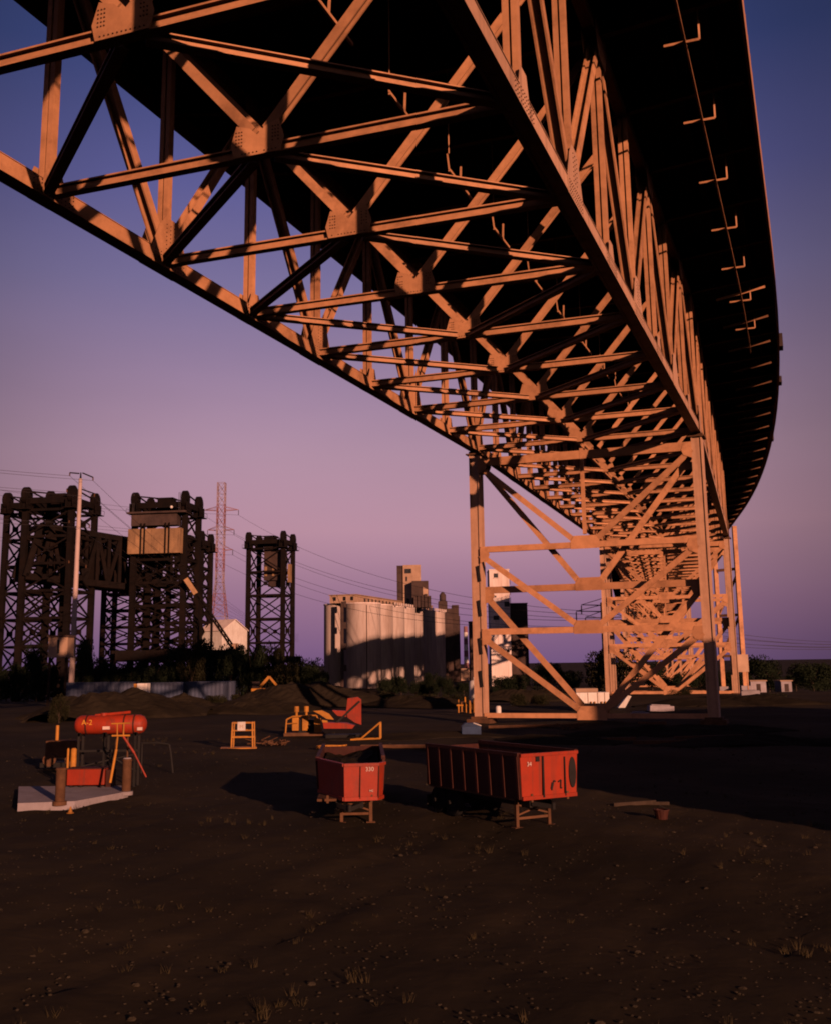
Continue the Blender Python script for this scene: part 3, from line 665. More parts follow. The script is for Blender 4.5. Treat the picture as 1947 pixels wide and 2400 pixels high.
# ------------------------------------------------------------------ pole, pylons, wires
def catenary(mb, a, b, sag, r=.05, n=14):
    a = Vector(a); b = Vector(b); prev = a
    for k in range(1, n+1):
        t = k/n; p = a.lerp(b, t)-Z*(4*sag*t*(1-t)); mb.tube(prev, p, r, n=4, caps=False); prev = p
up_ = empty('utility_pole', (gx(170, 197), 197, -.4), 'tall pale steel utility pole with short crossarms left of the counterweight', 'utility pole')
ptop = at(188.4, 1122, 197)
mb = MB(); mb.tube((0, 0, 0), (0, 0, ptop.z+.4), .55, .33, n=14); mb.build('shaft', M['pole_paint'], up_, smooth=True)
mb = MB(); mb.tube((0, 0, ptop.z+.401), (0, 0, ptop.z+1.6), .2, .1, n=8); mb.build('cap', M['lift_steel'], up_)
arm_pts = []
for k, (dz, ln) in enumerate(((.9, 1.6), (-2.2, 2.0), (-8, 1.3), (-15.5, 1.0))):
    for sg in (-1, 1):
        mb = MB(); z = ptop.z+.4+dz; e = Vector((sg*(ln+.6), .4, z+(.35 if sg < 0 else -.6)))
        mb.beam((sg*.3, 0, z+(.1 if sg < 0 else .2)), e, .22, .22); ar = mb.build('crossarm', M['lift_steel'], up_)
        mb = MB(); mb.tube(e, e-Z*.6, .12, n=6); mb.build('insulator', M['rust'], ar)
        if k < 3: arm_pts.append(up_.location+e-Z*.6)
def pylon(x, y, H, bw, label, seg, red=True, arms=((.80, 7), (.66, 5), (.55, 5)), cat='transmission tower', wid=.24):
    t = empty('transmission_tower', (x, y, gh(x, y)), label, cat, None)
    def half(z):
        f = z/H; return bw*(1-f*1.48) if f < .5 else max(bw*.26, 0)
    zs = [H*k/seg for k in range(seg+1)]
    for k in range(seg):
        z0, z1 = zs[k], zs[k+1]; h0, h1 = half(z0)/2, half(z1)/2; mb = MB()
        c0 = [(-h0, -h0, z0), (h0, -h0, z0), (h0, h0, z0), (-h0, h0, z0)]; c1 = [(-h1, -h1, z1), (h1, -h1, z1), (h1, h1, z1), (-h1, h1, z1)]
        for e in range(4):
            f = (e+1) % 4
            mb.beam(c0[e], c1[e], wid*1.5, wid*1.5, side=(1, 0, 0)); mb.beam(c0[e], c1[f], wid*.7, wid*.7); mb.beam(c0[f], c1[e], wid*.7, wid*.7); mb.beam(c1[e], c1[f], wid*.7, wid*.7)
        m = ('pylon_red' if (k//2) % 2 == (seg//2) % 2 else 'pylon_white') if red else 'pylon_dark'
        mb.build('lattice_section', M[m], t)
    tips = []
    for fz, ln in arms:
        z = H*fz
        for sg in (-1, 1):
            mb = MB(); h = half(z)/2
            for yy in (-h, h): mb.beam((sg*h, yy, z), (sg*ln, 0, z+.2), wid, wid); mb.beam((sg*h, yy, z+1.8), (sg*ln, 0, z+.2), wid*.8, wid*.8)
            a = mb.build('crossarm', M['pylon_red' if red else 'pylon_dark'], t)
            mb = MB(); mb.tube((sg*ln, 0, z), (sg*ln, 0, z-2.4), .16, n=6); mb.build('insulator', M['pylon_dark'], a)
            tips.append(t.location+Vector((sg*ln, 0, z-2.4)))
    return tips
H1 = at(512, 1132, 520).z-gh(gx(512, 520), 520)
tipsA = pylon(gx(512, 520), 520, H1, 14, 'tall slender red and white lattice transmission tower beside the lift bridge towers', 18, arms=((.86, 8.5), (.76, 6.5), (.66, 6)))
H2 = at(1425, 1412, 300).z-gh(gx(1425, 300), 300)
tipsB = pylon(gx(1422, 300), 300, H2, 7, 'dark lattice transmission tower seen through the nearest viaduct legs', 10, red=False, arms=((.97, 6.5), (.9, 8), (.83, 5.5)), wid=.2)
wr = MB()
for i, tpt in enumerate(tipsA):
    far = at(60 if i % 2 == 0 else 90, 1120+i*22, 300)
    catenary(wr, tpt, Vector((-260, 250, tpt.z+8+i)), 9, .055)
    catenary(wr, tpt, tipsB[i], 10, .06, n=20)
tag(wr.build('overhead_wires', M['wire'], kind='stuff'), 'thin overhead power lines sagging between the transmission towers', 'wires')
wr = MB()
for i, a in enumerate(arm_pts):
    catenary(wr, a, Vector((-150, 90, a.z+3+i*.3)), 3, .03); catenary(wr, a, Vector((gx(700, 700), 700, 20+i)), 6, .04)
tag(wr.build('utility_wires', M['wire'], kind='stuff'), 'thin wires running from the tall pale utility pole', 'wires')
wr = MB()
for i, tpt in enumerate(tipsB): catenary(wr, tpt, Vector((190, 330, tpt.z-4+i)), 7, .05)
tag(wr.build('overhead_wires', M['wire'], kind='stuff'), 'thin power lines running right from the dark transmission tower', 'wires')

# ------------------------------------------------------------------ grain elevators
p0 = Vector((gx(849, 420), 420, 0)); pe = Vector((gx(1012, 505), 505, 0)); rd = (pe-p0).normalized(); rn = Vector((-rd.y, rd.x, 0))
zg = -4.2; ztop = at(849, 1414, 420).z
SI = empty('grain_silos', (p0.x, p0.y, zg), 'double row of pale concrete grain silos lit pink, half shaded by the bridge', 'grain elevator')
pitch = 14.3
def sp_(name, mb, m='silo', **k): wld(SI, mb); return mb.build(name, M[m], SI, **k)
for rw in (0, 1):
    for k in range(7):
        rr_ = 7.3 if rw == 0 else 4.1
        c = p0+rd*(k*pitch)+rn*(rw*11.5)
        mb = MB(); mb.lathe([(rr_, zg), (rr_, ztop-.6), (rr_+.2, ztop-.55), (rr_+.2, ztop), (.01, ztop+.01)], (c.x, c.y, 0), 40)
        s_ = sp_('silo', mb, smooth=False)
        me = s_.data; me.polygons.foreach_set('use_smooth', [abs(p.normal.z) < .5 for p in me.polygons])
def obox(c, ux, uy, a0, a1, b0, b1, z0, z1):
    q = lambda a, b, z: c+ux*a+uy*b+Z*(z-c.z)
    return [q(a0, b0, z0), q(a1, b0, z0), q(a1, b1, z0), q(a0, b1, z0)], [q(a0, b0, z1), q(a1, b0, z1), q(a1, b1, z1), q(a0, b1, z1)]
ul = gx(803, 412); mb = MB(); mb.box(ul-.5, ul+.5, 411, 412.2, zg, ztop+.3)
for k in range(4): mb.box(ul+.51, ul+1.5, 411.2, 412.0, zg+7+k*8.0, zg+9.4+k*8.0)
sp_('elevator_leg', mb, 'dark_build')
for k in range(5):
    c = p0+rd*(k*pitch); a_ = math.atan2(-c.y, -c.x)+.25; q_ = Vector((c.x+7.42*math.cos(a_), c.y+7.42*math.sin(a_), 0)); mb = MB(); mb.tube(q_+Z*zg, q_+Z*(ztop-1), .16, n=6); sp_('downpipe', mb, 'rust')
# gallery along the top
mb = MB(); mb.hexa(*obox(p0, rd, rn, -6.0, 92, .2, 11.0, ztop+.02, ztop+3.0)); gal = sp_('gallery', mb, 'silo_tan')
mb = MB(); mb.hexa(*obox(p0, rd, rn, -6.4, 92.2, -.2, 11.4, ztop+3.0, ztop+3.3)); wld(SI, mb); mb.build('gallery_roof', M['silo_tan'], gal)
for k, a in enumerate((1.8, 4.9, 9.0)):
    mb = MB(); mb.hexa(*obox(p0, rd, rn, -6.06, -6.01, a-.6, a+.6, ztop+.9, ztop+2.4)); wld(SI, mb); mb.build('window', M['window_dark'], gal)
for a in list(np.arange(3, 92, 4.2)):
    mb = MB(); mb.hexa(*obox(p0, rd, rn, a, a+1.3, .14, .19, ztop+.7, ztop+2.2)); wld(SI, mb); mb.build('window', M['window_dark'], gal)
# head house
ch = Vector((gx(961, 466), 466, 0)); zh = at(961, 1324, 466).z; zh2 = at(961, 1364, 466).z
mb = MB(); mb.hexa(*obox(ch, Vector((1, 0, 0)).lerp(rn*-1, .15).normalized(), Vector((0, 1, 0)), -2.6, 5.0, 0, 8, ztop, zh)); hh = sp_('head_house', mb, 'silo_tan')
mb = MB(); mb.hexa(*obox(ch, Vector((1, 0, 0)), Vector((0, 1, 0)), -5.3, -2.61, 1, 8, ztop, zh-.15)); wld(SI, mb); mb.build('dark_left_face', M['dark_build'], hh)  # left face of the head house, its shade put into a dark colour
for (a, z, w_) in ((-1.2, zh-3.6, .5), (-.2, zh-3.6, .5), (.6, zh-3.6, .45), (-1.0, zh-7.0, .3), (-.7, ztop+2.5, .6)):
    mb = MB(); mb.box(ch.x+a-w_, ch.x+a+w_, ch.y-.35, ch.y-.05, z, z+1.9); wld(SI, mb); mb.build('window', M['window_dark'], hh)
mb = MB(); mb.box(ch.x+1.2, ch.x+8.2, ch.y-6, ch.y-.5, ztop+.1, zh2); b2 = sp_('machine_house', mb, 'dark_build')
mb = MB(); mb.prism([(5.8, 0), (8.0, 0), (8.0, 4.2), (5.8, 5.2)], (ch.x, ch.y-6.05, ztop+3.6), (1, 0, 0), Z, (0, 1, 0), .05); wld(SI, mb); mb.build('wall_panel', M['silo_tan'], b2)
rnd = random.Random(5)
for k in range(5):
    mb = MB(); a = ch.x+2+k*1.5; mb.box(a, a+1.2, ch.y-7.5, ch.y-6.1, ztop+.1, ztop+2+rnd.uniform(0, 4)); sp_('hopper', mb, 'dark_build')
mb = MB()
for k in range(26):
    c = p0+rd*(19+k*2.8)-rn*7.1; mb.beam(c+Z*ztop, c+Z*(ztop+1.1), .5, .5, side=rd)
sp_('parapet_post', mb, 'silo', kind='stuff')
# dark bins behind on the right
DB = empty('dark_silo_block', (gx(1052, 520), 520, -4), 'dark silo block with ragged top right of the pale silos', 'grain elevator')
for (u0, u1, v, yy) in ((1029, 1050, 1409, 520), (1050, 1062, 1426, 522), (1061, 1077, 1418, 524), (1031, 1079, 1444, 526)):
    mb = MB(); a, b = gx(u0, yy), gx(u1, yy); mb.box(a, b, yy, yy+9, -4, at(u0, v, yy).z); wld(DB, mb).build('bin', M['dark_build'], DB)
mb = MB(); mb.lathe([(1.6, 0), (1.6, 4), (.4, 5.5)], (gx(1040, 520), 526, at(1040, 1412, 520).z), 12); wld(DB, mb).build('vent', M['dark_build'], DB)
# white elevator tower and its neighbours
def tower_block(u0, u1, vt, y, dp, mt, name, label, cat, windows=(), zb=-4.2, roof=True):
    a, b = gx(u0, y), gx(u1, y); z1 = at((u0+u1)/2, vt, y).z
    t = empty(name, ((a+b)/2, y, zb), label, cat); w2 = (b-a)/2
    mb = MB(); mb.box(-w2, w2, 0, dp, 0, z1-zb); wl = mb.build('wall', M[mt], t)
    if roof: mb = MB(); mb.box(-w2-.15, w2+.15, -.15, dp+.15, z1-zb, z1-zb+.35); mb.build('roof', M[mt], t)
    for (u, v, pw, ph_) in windows:
        c = at(u, v, y); x_ = c.x-t.location.x; z_ = c.z-zb; q = pw/FPX*y/2; r_ = ph_/FPX*y/2
        mb = MB(); mb.box(x_-q, x_+q, -.12, -.02, z_-r_, z_+r_); wn = mb.build('window', M['window_dark'], t)
        mb = MB(); mb.box(x_-q-.15, x_+q+.15, -.3, -.02, z_-r_-.25, z_-r_-.02); mb.build('sill', M[mt], wn)
    return t
te = tower_block(1151, 1198, 1336, 420, 12, 'silo', 'elevator_tower', 'tall narrow whitewashed elevator tower seen just right of the left viaduct leg', 'tower',
            [(1161, 1349, 10, 10), (1183, 1344, 5, 5), (1187, 1416, 12, 12), (1162, 1448, 13, 10), (1160, 1398, 4, 4), (1190, 1526, 7, 6)])
mb = MB()
for k in range(9): mb.box(4.15, 4.35, 1+k*.0, 1.2, 6+k*4.2, 9.4+k*4.2)
mb.build('downpipe', M['dark_build'], te)
tower_block(1199, 1239, 1415, 430, 14, 'dark_build', 'storage_block', 'dark flat-roofed block adjoining the whitewashed elevator tower on its right', 'building', [(1210, 1450, 4, 4), (1228, 1450, 4, 4), (1210, 1490, 4, 4), (1228, 1490, 4, 4)])
tower_block(1102, 1130, 1458, 400, 10, 'dark_build', 'storage_block', 'dark narrow block directly left of the left viaduct leg', 'building', [(1112, 1480, 4, 4), (1122, 1500, 4, 4), (1112, 1520, 4, 4)])
# striped chimney
cy_ = 560; cx_ = gx(1092, cy_); zt_ = at(1092, 1468, cy_).z
chm = empty('striped_chimney', (cx_, cy_, -4), 'slim red and white banded chimney beside the dark silo block', 'chimney')
zz = -4; nb = 9; hb = (zt_+4)/nb
for k in range(nb):
    mb = MB(); mb.tube((0, 0, k*hb), (0, 0, (k+1)*hb), 1.35-.04*k, 1.35-.04*(k+1), n=14); mb.build('band', M['pylon_red' if (nb-1-k) % 2 == 0 else 'white_paint'], chm, smooth=False)
mb = MB(); mb.box(-5, 4, -3, 3, 0, 6.5); mb.build('boiler_house', M['silo_tan'], chm)

# ------------------------------------------------------------------ trees
def crown_mesh(seed, n=6500, flat=.75):
    rnd = random.Random(seed); v = []; f = []
    cl = [(rnd.uniform(-.55, .55), rnd.uniform(-.5, .5), rnd.uniform(.25, .85)*flat+.1, rnd.uniform(.22, .42)) for _ in range(11)]
    for k in range(n):
        cx, cy, cz, r = cl[rnd.randrange(len(cl))]
        d = Vector((rnd.gauss(0, 1), rnd.gauss(0, 1), rnd.gauss(0, 1))).normalized()*r*(rnd.random()**.35)
        p = Vector((cx, cy, cz))+Vector((d.x, d.y, d.z*.8)); s = rnd.uniform(.010, .032)
        a = Vector((rnd.gauss(0, 1), rnd.gauss(0, 1), rnd.gauss(0, 1))).normalized(); b = a.cross(Vector((rnd.gauss(0, 1), rnd.gauss(0, 1), rnd.gauss(0, 1)))).normalized()
        i = len(v); v += [tuple(p+a*s), tuple(p+b*s), tuple(p-a*s), tuple(p-b*s)]; f.append((i, i+1, i+2, i+3))
    me = bpy.data.meshes.new('crown'); me.from_pydata(v, [], f); return me
crowns = []
for k in range(5):
    for mn in ('leaf_dark', 'leaf_brown'):
        me = crown_mesh(20+k); me.materials.append(M[mn]); crowns.append(me)
def trunk_mesh():
    mb = MB(); mb.tube((0, 0, -.05), (0.01, 0, .45), .035, .022, n=8); rnd = random.Random(2)
    for k in range(6):
        a = k*1.05; mb.tube((0, 0, .22+.04*k), (.42*math.cos(a), .42*math.sin(a), .5+.06*k), .014, .005, n=6)
    me = bpy.data.meshes.new('trunk'); me.from_pydata(mb.v, [], mb.f); me.materials.append(M['bark']); return me
TRK = trunk_mesh()
def tree(x, y, w_, h, label, k, group=None, name='tree', brown=False, cat='tree'):
    t = empty(name, (x, y, gh(x, y)-.1), label, cat, group, random.uniform(0, 6))
    o = bpy.data.objects.new('trunk', TRK); col.objects.link(o); o.parent = t; o.scale = (min(h, w_/1.5), min(h, w_/1.5), h)
    o = bpy.data.objects.new('crown', crowns[(k % 5)*2+(1 if brown else 0)]); col.objects.link(o); o.parent = t; o.scale = (w_/1.7, w_/1.7, h*.95)
    return t
def treepx(u0, u1, vt, y, label, k, **kw):
    x = gx((u0+u1)/2, y); w_ = (u1-u0)/FPX*y; h = at((u0+u1)/2, vt, y).z-gh(x, y); return tree(x, y, w_, h, label, k, **kw)
treepx(160, 232, 1478, 225, 'dark bushy tree standing behind the foot of the pale utility pole', 0)
treepx(60, 120, 1500, 240, 'dark tree at the left edge below the lift tower', 1)
treepx(1240, 1318, 1545, 230, 'rounded dark tree between the whitewashed elevator tower and the viaduct', 2)
treepx(1300, 1368, 1556, 235, 'lower dark tree right of the rounded one behind the viaduct', 3)
treepx(1362, 1500, 1505, 215, 'broad spreading dark tree behind the viaduct legs', 4, brown=True)
treepx(1745, 1850, 1530, 230, 'large round dark tree at the right edge beyond the viaduct', 1)
treepx(1840, 1960, 1545, 250, 'dark tree beyond the right edge of the yard', 2)
treepx(1640, 1700, 1560, 300, 'small dark tree seen under the far viaduct deck', 3)
treepx(1490, 1560, 1545, 330, 'distant dark tree seen between the far viaduct legs', 0)
k = 0
rnd = random.Random(9)
for u in range(222, 770, 46):
    vt = 1528+rnd.uniform(-10, 14)-(40 if 370 < u < 650 else 0)
    treepx(u-38, u+38, vt, 235+rnd.uniform(0, 25), (nth('belt', 'dark tree in the belt below the lift towers') if _cnt.get('belt', 0) < 12 else 'dark tree in the right half of the belt below the lift towers'), k, group='tree belt below the lift towers', brown=rnd.random() < .3); k += 1
for u, vt in ((905, 1585), (940, 1572), (975, 1590), (1010, 1568), (1048, 1580), (1085, 1595)):
    treepx(u-26, u+26, vt, 200+rnd.uniform(0, 20), nth('silo', 'of six dark trees hiding the foot of the grain silos'), k, group='trees at the foot of the silos'); k += 1
for u, vt in ((700, 1560), (730, 1552), (757, 1566)):
    treepx(u-22, u+22, vt, 270, nth('sl', 'of three dark trees just left of the grain silos'), k, group='trees left of the silos'); k += 1
for u in (1170, 1205, 1560, 1600, 1640, 1690, 1730, 1790, 1860, 1920):
    treepx(u-34, u+34, 1575+rnd.uniform(-8, 8), 265+rnd.uniform(0, 30), nth('rh', 'low dark tree along the horizon right of the pier leg'), k, group='low trees along the right horizon'); k += 1
for u in (20, 70, 120):
    treepx(u-34, u+34, 1545+rnd.uniform(-8, 8), 265, nth('fl', 'low dark tree at the far left edge'), k, group='low trees at the far left'); k += 1
def bush(u0, u1, vt, y, k, label, group): 
    t = treepx(u0, u1, vt, y, label, k, group=group, name='bush', brown=True, cat='bush'); t.location.z -= .3*(t.children[0].scale.x); return t
BL = ['scrubby bush in front of the leftmost grain silo', 'first scrubby bush left of the white upright tank in front of the silos', 'second scrubby bush in front of the silos', 'third scrubby bush in front of the silos', 'scrubby bush right behind the white upright tank', 'scrubby bush just right of the left viaduct leg', 'scrubby bush left of the white box trailer', 'scrubby bush between the containers and the dirt mounds', 'scrubby bush at the foot of the lone lift tower', 'scrubby bush beside the red tank at the left edge', 'scrubby bush seen between the far viaduct legs', 'scrubby bush by the white shed at the right']
for k, (u0, u1, vt, y) in enumerate(((760, 800, 1618, 150), (880, 930, 1606, 150), (925, 985, 1612, 142), (985, 1050, 1604, 148), (1040, 1100, 1612, 150), (1180, 1240, 1608, 140), (1235, 1290, 1613, 140),
                                     (480, 540, 1612, 150), (540, 600, 1606, 155), (120, 170, 1610, 110), (1560, 1620, 1600, 180), (1780, 1850, 1608, 150))):
    bush(u0, u1, vt, y, k, BL[k], 'scrub bushes across the yard')

# ------------------------------------------------------------------ yard: containers and far objects
def container(u0, u1, y, hgt, label, zlift=0):
    a, b = gx(u0, y), gx(u1, y); t = empty('shipping_container', ((a+b)/2, y, gh((a+b)/2, y)+zlift), label, 'container', 'blue grey containers in a row'); w2 = (b-a)/2
    mb = MB(); n = int((b-a)/.35); pts = []
    for i in range(n+1):
        x = -w2+(b-a)*i/n; pts.append((x, .0 if i % 2 else .08))
    v = [(x, y_, z) for x, y_ in pts for z in (0.15, hgt-.1)]
    mb.add(v, [(2*i, 2*i+2, 2*i+3, 2*i+1) for i in range(n)]); mb.box(-w2, w2, .1, 2.5, .1, hgt-.12); mb.build('wall', M['container'], t)
    mb = MB(); mb.box(-w2-.05, w2+.05, -.08, 2.6, hgt-.11, hgt); mb.box(-w2-.05, w2+.05, -.08, .09, .0, .16)
    for x in (-w2, w2): mb.box(x-.08, x+.08, -.1, .1, .0, hgt)
    mb.build('frame', M['container'], t); return t
container(155, 318, 190, 3.4, 'long blue grey container left of the white box')
container(350, 430, 191, 3.4, 'short blue grey container right of the white box')
container(438, 548, 193, 3.3, 'blue grey container at the right end of the row')
wt = empty('tank_trailer', (gx(334, 185), 185, gh(gx(334, 185), 185)), 'small upright white box standing between the blue grey containers', 'trailer')
mb = MB(); mb.box(-.75, .95, 0, 2.4, .6, 3.05); mb.build('box', M['white_paint'], wt, bevel=.06)
mb = MB(); mb.box(-1.35, -.77, .2, 2, .5, 3.0); mb.build('side_panel', M['yellow_paint'], wt)
mb = MB(); [mb.tube((x, .3, .45), (x, .6, .45), .42, n=12) for x in (-.5, .6)]; mb.build('wheel', M['rubber'], wt)
ex = empty('excavator', (gx(612, 165), 165, gh(gx(612, 165), 165)+.2), 'small dull orange excavator on the dirt mounds below the lone lift tower', 'excavator')
mb = MB(); mb.box(-1.3, 1.3, -.9, .9, 1.1, 1.9); mb.build('body', M['yellow_paint'], ex, bevel=.1)
mb = MB(); mb.box(-1.2, -.1, -.8, .1, 1.9, 2.9); mb.build('cab', M['dark_build'], ex, bevel=.08)
for yy in (-1.0, .6): mb = MB(); mb.box(-1.6, 1.6, yy, yy+.5, .1, .8); mb.build('track', M['rubber'], ex, bevel=.15)
mb = MB(); mb.beam((-.3, 0, 1.8), (1.3, 0, 3.6), .3, .4); mb.beam((1.3, 0, 3.6), (2.7, 0, 2.0), .25, .32); mb.build('boom', M['yellow_paint'], ex)
mb = MB(); mb.prism([(0, 0), (.7, 0), (.6, -.7), (.1, -.6)], (2.4, 0, 2.1), (1, 0, 0), Z, (0, 1, 0), .8); mb.build('bucket', M['rust'], ex)
# white upright tank with bollards near the left leg
wk = empty('upright_tank', (gx(1109, 130), 130, gh(gx(1109, 130), 130)), 'white upright cylindrical tank standing left of the nearest viaduct leg', 'tank')
zt_ = at(1109, 1594, 130).z-wk.location.z
mb = MB(); mb.lathe([(.45, .75), (.6, .95), (.6, zt_-.3), (.5, zt_-.1), (.25, zt_)], n=20); mb.build('shell', M['white_paint'], wk, smooth=True)
for k in range(4): a = k*1.571+.5; mb = MB(); mb.tube((.45*math.cos(a), .45*math.sin(a), 0), (.45*math.cos(a), .45*math.sin(a), 1.1), .07, n=6); mb.build('leg', M['yellow_paint'], wk)
mb = MB(); mb.tube((.62, -.1, .3), (.62, -.1, zt_-.6), .05, n=6); mb.tube((0, 0, zt_), (0, 0, zt_+.35), .08, n=6); mb.build('pipe', M['white_paint'], wk)
def bollard(u, v0, v1, lab, m='yellow_paint', r=.09):
    y = 5.46*FPX/(v1-1554); x = gx(u, y); t = MB(); h = (v1-v0)/FPX*y
    t.lathe([(r*1.6, 0), (r*1.6, .04), (r, .05), (r, h-.06), (r*.5, h)], n=10); o = t.build('bollard', M[m], None, smooth=False); o.location = (x, y, gh(x, y)); return tag(o, lab, 'bollard', 'yellow bollards round the white tank')
for u, v0, v1 in ((1072, 1640, 1668), (1079, 1646, 1667), (1087, 1634, 1669), (1098, 1642, 1670), (1108, 1640, 1668), (1119, 1636, 1671)):
    bollard(u, v0, v1, nth('bo', 'of six thin yellow bollards in front of the white upright tank'))
vp = empty('valve_manifold', (gx(1078, 119), 119, 0), 'rusty yellow pipe manifold left of the white upright tank', 'pipework')
mb = MB(); mb.tube((-.5, 0, .9), (.7, 0, .9), .09, n=8); mb.tube((-.3, 0, 0), (-.3, 0, 1.0), .08, n=8); mb.tube((.5, 0, 0), (.5, 0, 1.0), .08, n=8); mb.build('pipe', M['yellow_paint'], vp)
mb = MB(); mb.lathe([(.28, 1.25), (.28, 1.3)], (.1, 0, 0), n=14); mb.tube((.1, 0, .9), (.1, 0, 1.28), .05, n=6); mb.build('handwheel', M['rust'], vp)
wc = MB(); wc.lathe([(.28, 0), (.3, .1), (.3, .7), (.2, .85)], n=12); o = wc.build('gas_cylinder', M['white_paint'], None, smooth=True); o.location = (gx(1164, 118), 118, gh(gx(1164, 118), 118)); tag(o, 'small white gas cylinder just right of the left viaduct leg', 'gas cylinder')
# dark blue box near the left leg
bb = empty('tool_chest', (gx(1100, 81), 81, gh(gx(1100, 81), 81)), 'dark blue chest with a pale lid edge at the foot of the left viaduct leg', 'chest')
mb = MB(); mb.box(-.7, .7, -.4, .4, 0, .72); mb.build('body', M['blue_box'], bb, bevel=.03)
mb = MB(); mb.prism([(-.72, 0), (.72, 0), (.45, .22), (-.45, .22)], (0, 0, .725), (1, 0, 0), Z, (0, 1, 0), .84); mb.build('lid', M['blue_box'], bb)
mb = MB(); mb.beam((.15, -.43, .96), (.72, -.43, .75), .05, .06); mb.build('lit_lid_edge', M['white_paint'], bb)  # sunlit corner of the lid painted on as a white edge
# white tank truck body behind the pier
tk = empty('tanker_trailer', (gx(1385, 124), 124, gh(gx(1385, 124), 124)), 'white box trailer with yellow fittings parked behind the nearest viaduct legs', 'trailer')
mb = MB(); mb.box(-1.9, 1.85, 0, 2.3, .7, 2.1); mb.build('box', M['white_paint'], tk, bevel=.05)
mb = MB(); mb.box(-1.9, .6, .1, 2.2, 2.11, 2.55); mb.build('roof_cover', M['silo_tan'], tk, bevel=.05)
mb = MB(); [mb.box(x, x+.06, -.05, -.01, .72, 2.08) for x in (-.6, .5, 1.3)]; mb.build('seam', M['silo_tan'], tk)
mb = MB(); [mb.box(x, x+.12, -.25, -.1, .25, 1.1) for x in (-.3, .1, .9, 1.3)]; mb.box(-.5, 1.6, -.25, -.12, .55, .65); mb.build('step_rail', M['yellow_paint'], tk)
for x in (-.9, .3, 1.0): mb = MB(); mb.tube((x, .1, .42), (x, .45, .42), .42, n=14); mb.build('wheel', M['rubber'], tk)
sw = MB(); sw.prism([(-.7, 0), (.1, 0), (.9, 1.3), (.5, 1.4)], (0, 0, 0), (1, 0, 0), Z, (0, 1, 0), .9); o = sw.build('concrete_wedge', M['white_paint']); o.location = (gx(1455, 128), 128, gh(gx(1455, 128), 128)); tag(o, 'pale leaning wedge of concrete behind the viaduct braces', 'rubble')
for (u, v, l_, h_, an, lb) in ((1541, 1662, 2.7, .6, .12, 'long pale concrete block lying under the middle of the viaduct'), (1752, 1640, 2.4, 1.3, -.1, 'chunky orange-lit concrete block right of the far viaduct legs'), (1492, 1672, 1.8, .3, -.05, 'flat pale slab lying beside the long concrete block')):
    y = 5.46*FPX/(v+8-1554); mb = MB(); mb.box(-l_/2, l_/2, -.5, .5, 0, h_); mb.box(-l_/2+.2, l_/2-.4, -.35, .35, h_, h_+.12); o = mb.build('concrete_block', M['concrete'], bevel=.05); x = gx(u, y); o.location = (x, y, gh(x, y)); o.rotation_euler = (0, an*.4, an); tag(o, lb, 'rubble')
for (u0, u1, v0, v1, lb) in ((1755, 1790, 1597, 1613, 'low white shed at the right edge beyond the far legs'), (1826, 1850, 1597, 1611, 'smaller white shed right of the low white shed')):
    y = 215; t = empty('shed', (gx((u0+u1)/2, y), y, gh(gx((u0+u1)/2, y), y)), lb, 'shed'); w2 = (u1-u0)/FPX*y/2; z1 = at(u0, v0, y).z-t.location.z
    mb = MB(); mb.box(-w2, w2, 0, 4, -.1, z1); mb.build('wall', M['concrete'], t); mb = MB(); mb.box(-w2-.2, w2+.2, -.2, 4.2, z1, z1+.2); mb.build('roof', M['silo_tan'], t)
    mb = MB(); mb.box(-.4, .4, -.05, -.01, .1, z1-.5); mb.build('door', M['dark_build'], t)
op = empty('site_hut', (gx(1738, 190), 190, 0), 'upright orange-brown hut beside the slender ramp columns', 'hut')
mb = MB(); mb.box(-1.1, 1.1, 0, 2, 3.2, 6.2); mb.build('wall', M['silo_tan'], op); mb = MB(); [mb.box(x, x+.2, .2, .4, -.2, 3.19) for x in (-.95, .75)]; mb.build('leg', M['steel'], op)

# ------------------------------------------------------------------ yard: near equipment
def text(s, size, m, parent, loc, rot, name='lettering', ext=.004):
    c = bpy.data.curves.new(name, 'FONT'); c.body = s; c.size = size; c.extrude = ext; c.align_x = 'CENTER'; c.align_y = 'CENTER'
    c.materials.append(M[m]); o = bpy.data.objects.new(name, c); col.objects.link(o); o.parent = parent; o.location = loc; o.rotation_euler = rot
    me = bpy.data.meshes.new_from_object(o.evaluated_get(bpy.context.evaluated_depsgraph_get())); bpy.data.objects.remove(o)
    o = bpy.data.objects.new(name, me); col.objects.link(o); o.parent = parent; o.location = loc; o.rotation_euler = rot
    if not me.materials: me.materials.append(M[m])
    return o
def frame_rack():
    y = 75.5; t = empty('steel_rack', (gx(573, y), y, gh(gx(573, y), y)), 'yellow steel rack frame with a small white sign standing alone on the dirt', 'rack', None, R(8))
    mm = 'yellow_paint'
    for sx in (-.72, .62):
        for yy in (0, .7):
            mb = MB(); mb.beam((sx*1.08, yy, .08), (sx, yy, 1.75), .09, .09, side=(1, 0, 0)); mb.beam((sx*1.08+.14, yy, .08), (sx+.14, yy, 1.75), .06, .06, side=(1, 0, 0)); mb.build('post', M[mm], t)
        mb = MB(); mb.beam((sx, 0, 1.72), (sx, .7, 1.72), .08, .08); mb.build('top_rail', M[mm], t)
    for z in (.75, 1.2, 1.7): mb = MB(); mb.beam((-.75, 0, z), (.75, 0, z), .08, .08); mb.beam((-.75, .7, z), (.75, .7, z), .07, .07); mb.build('shelf_rail', M[mm], t)
    mb = MB(); mb.box(-1.5, .95, -.35, .95, .0, .07); mb.build('base_plate', M[mm], t)
    mb = MB(); mb.box(-.38, .16, -.09, -.05, 1.2, 1.78); sg = mb.build('sign', M['white_paint'], t)
    text('M', .32, 'silo_tan', sg, (-.11, -.095, 1.45), (R(90), 0, 0))
frame_rack()
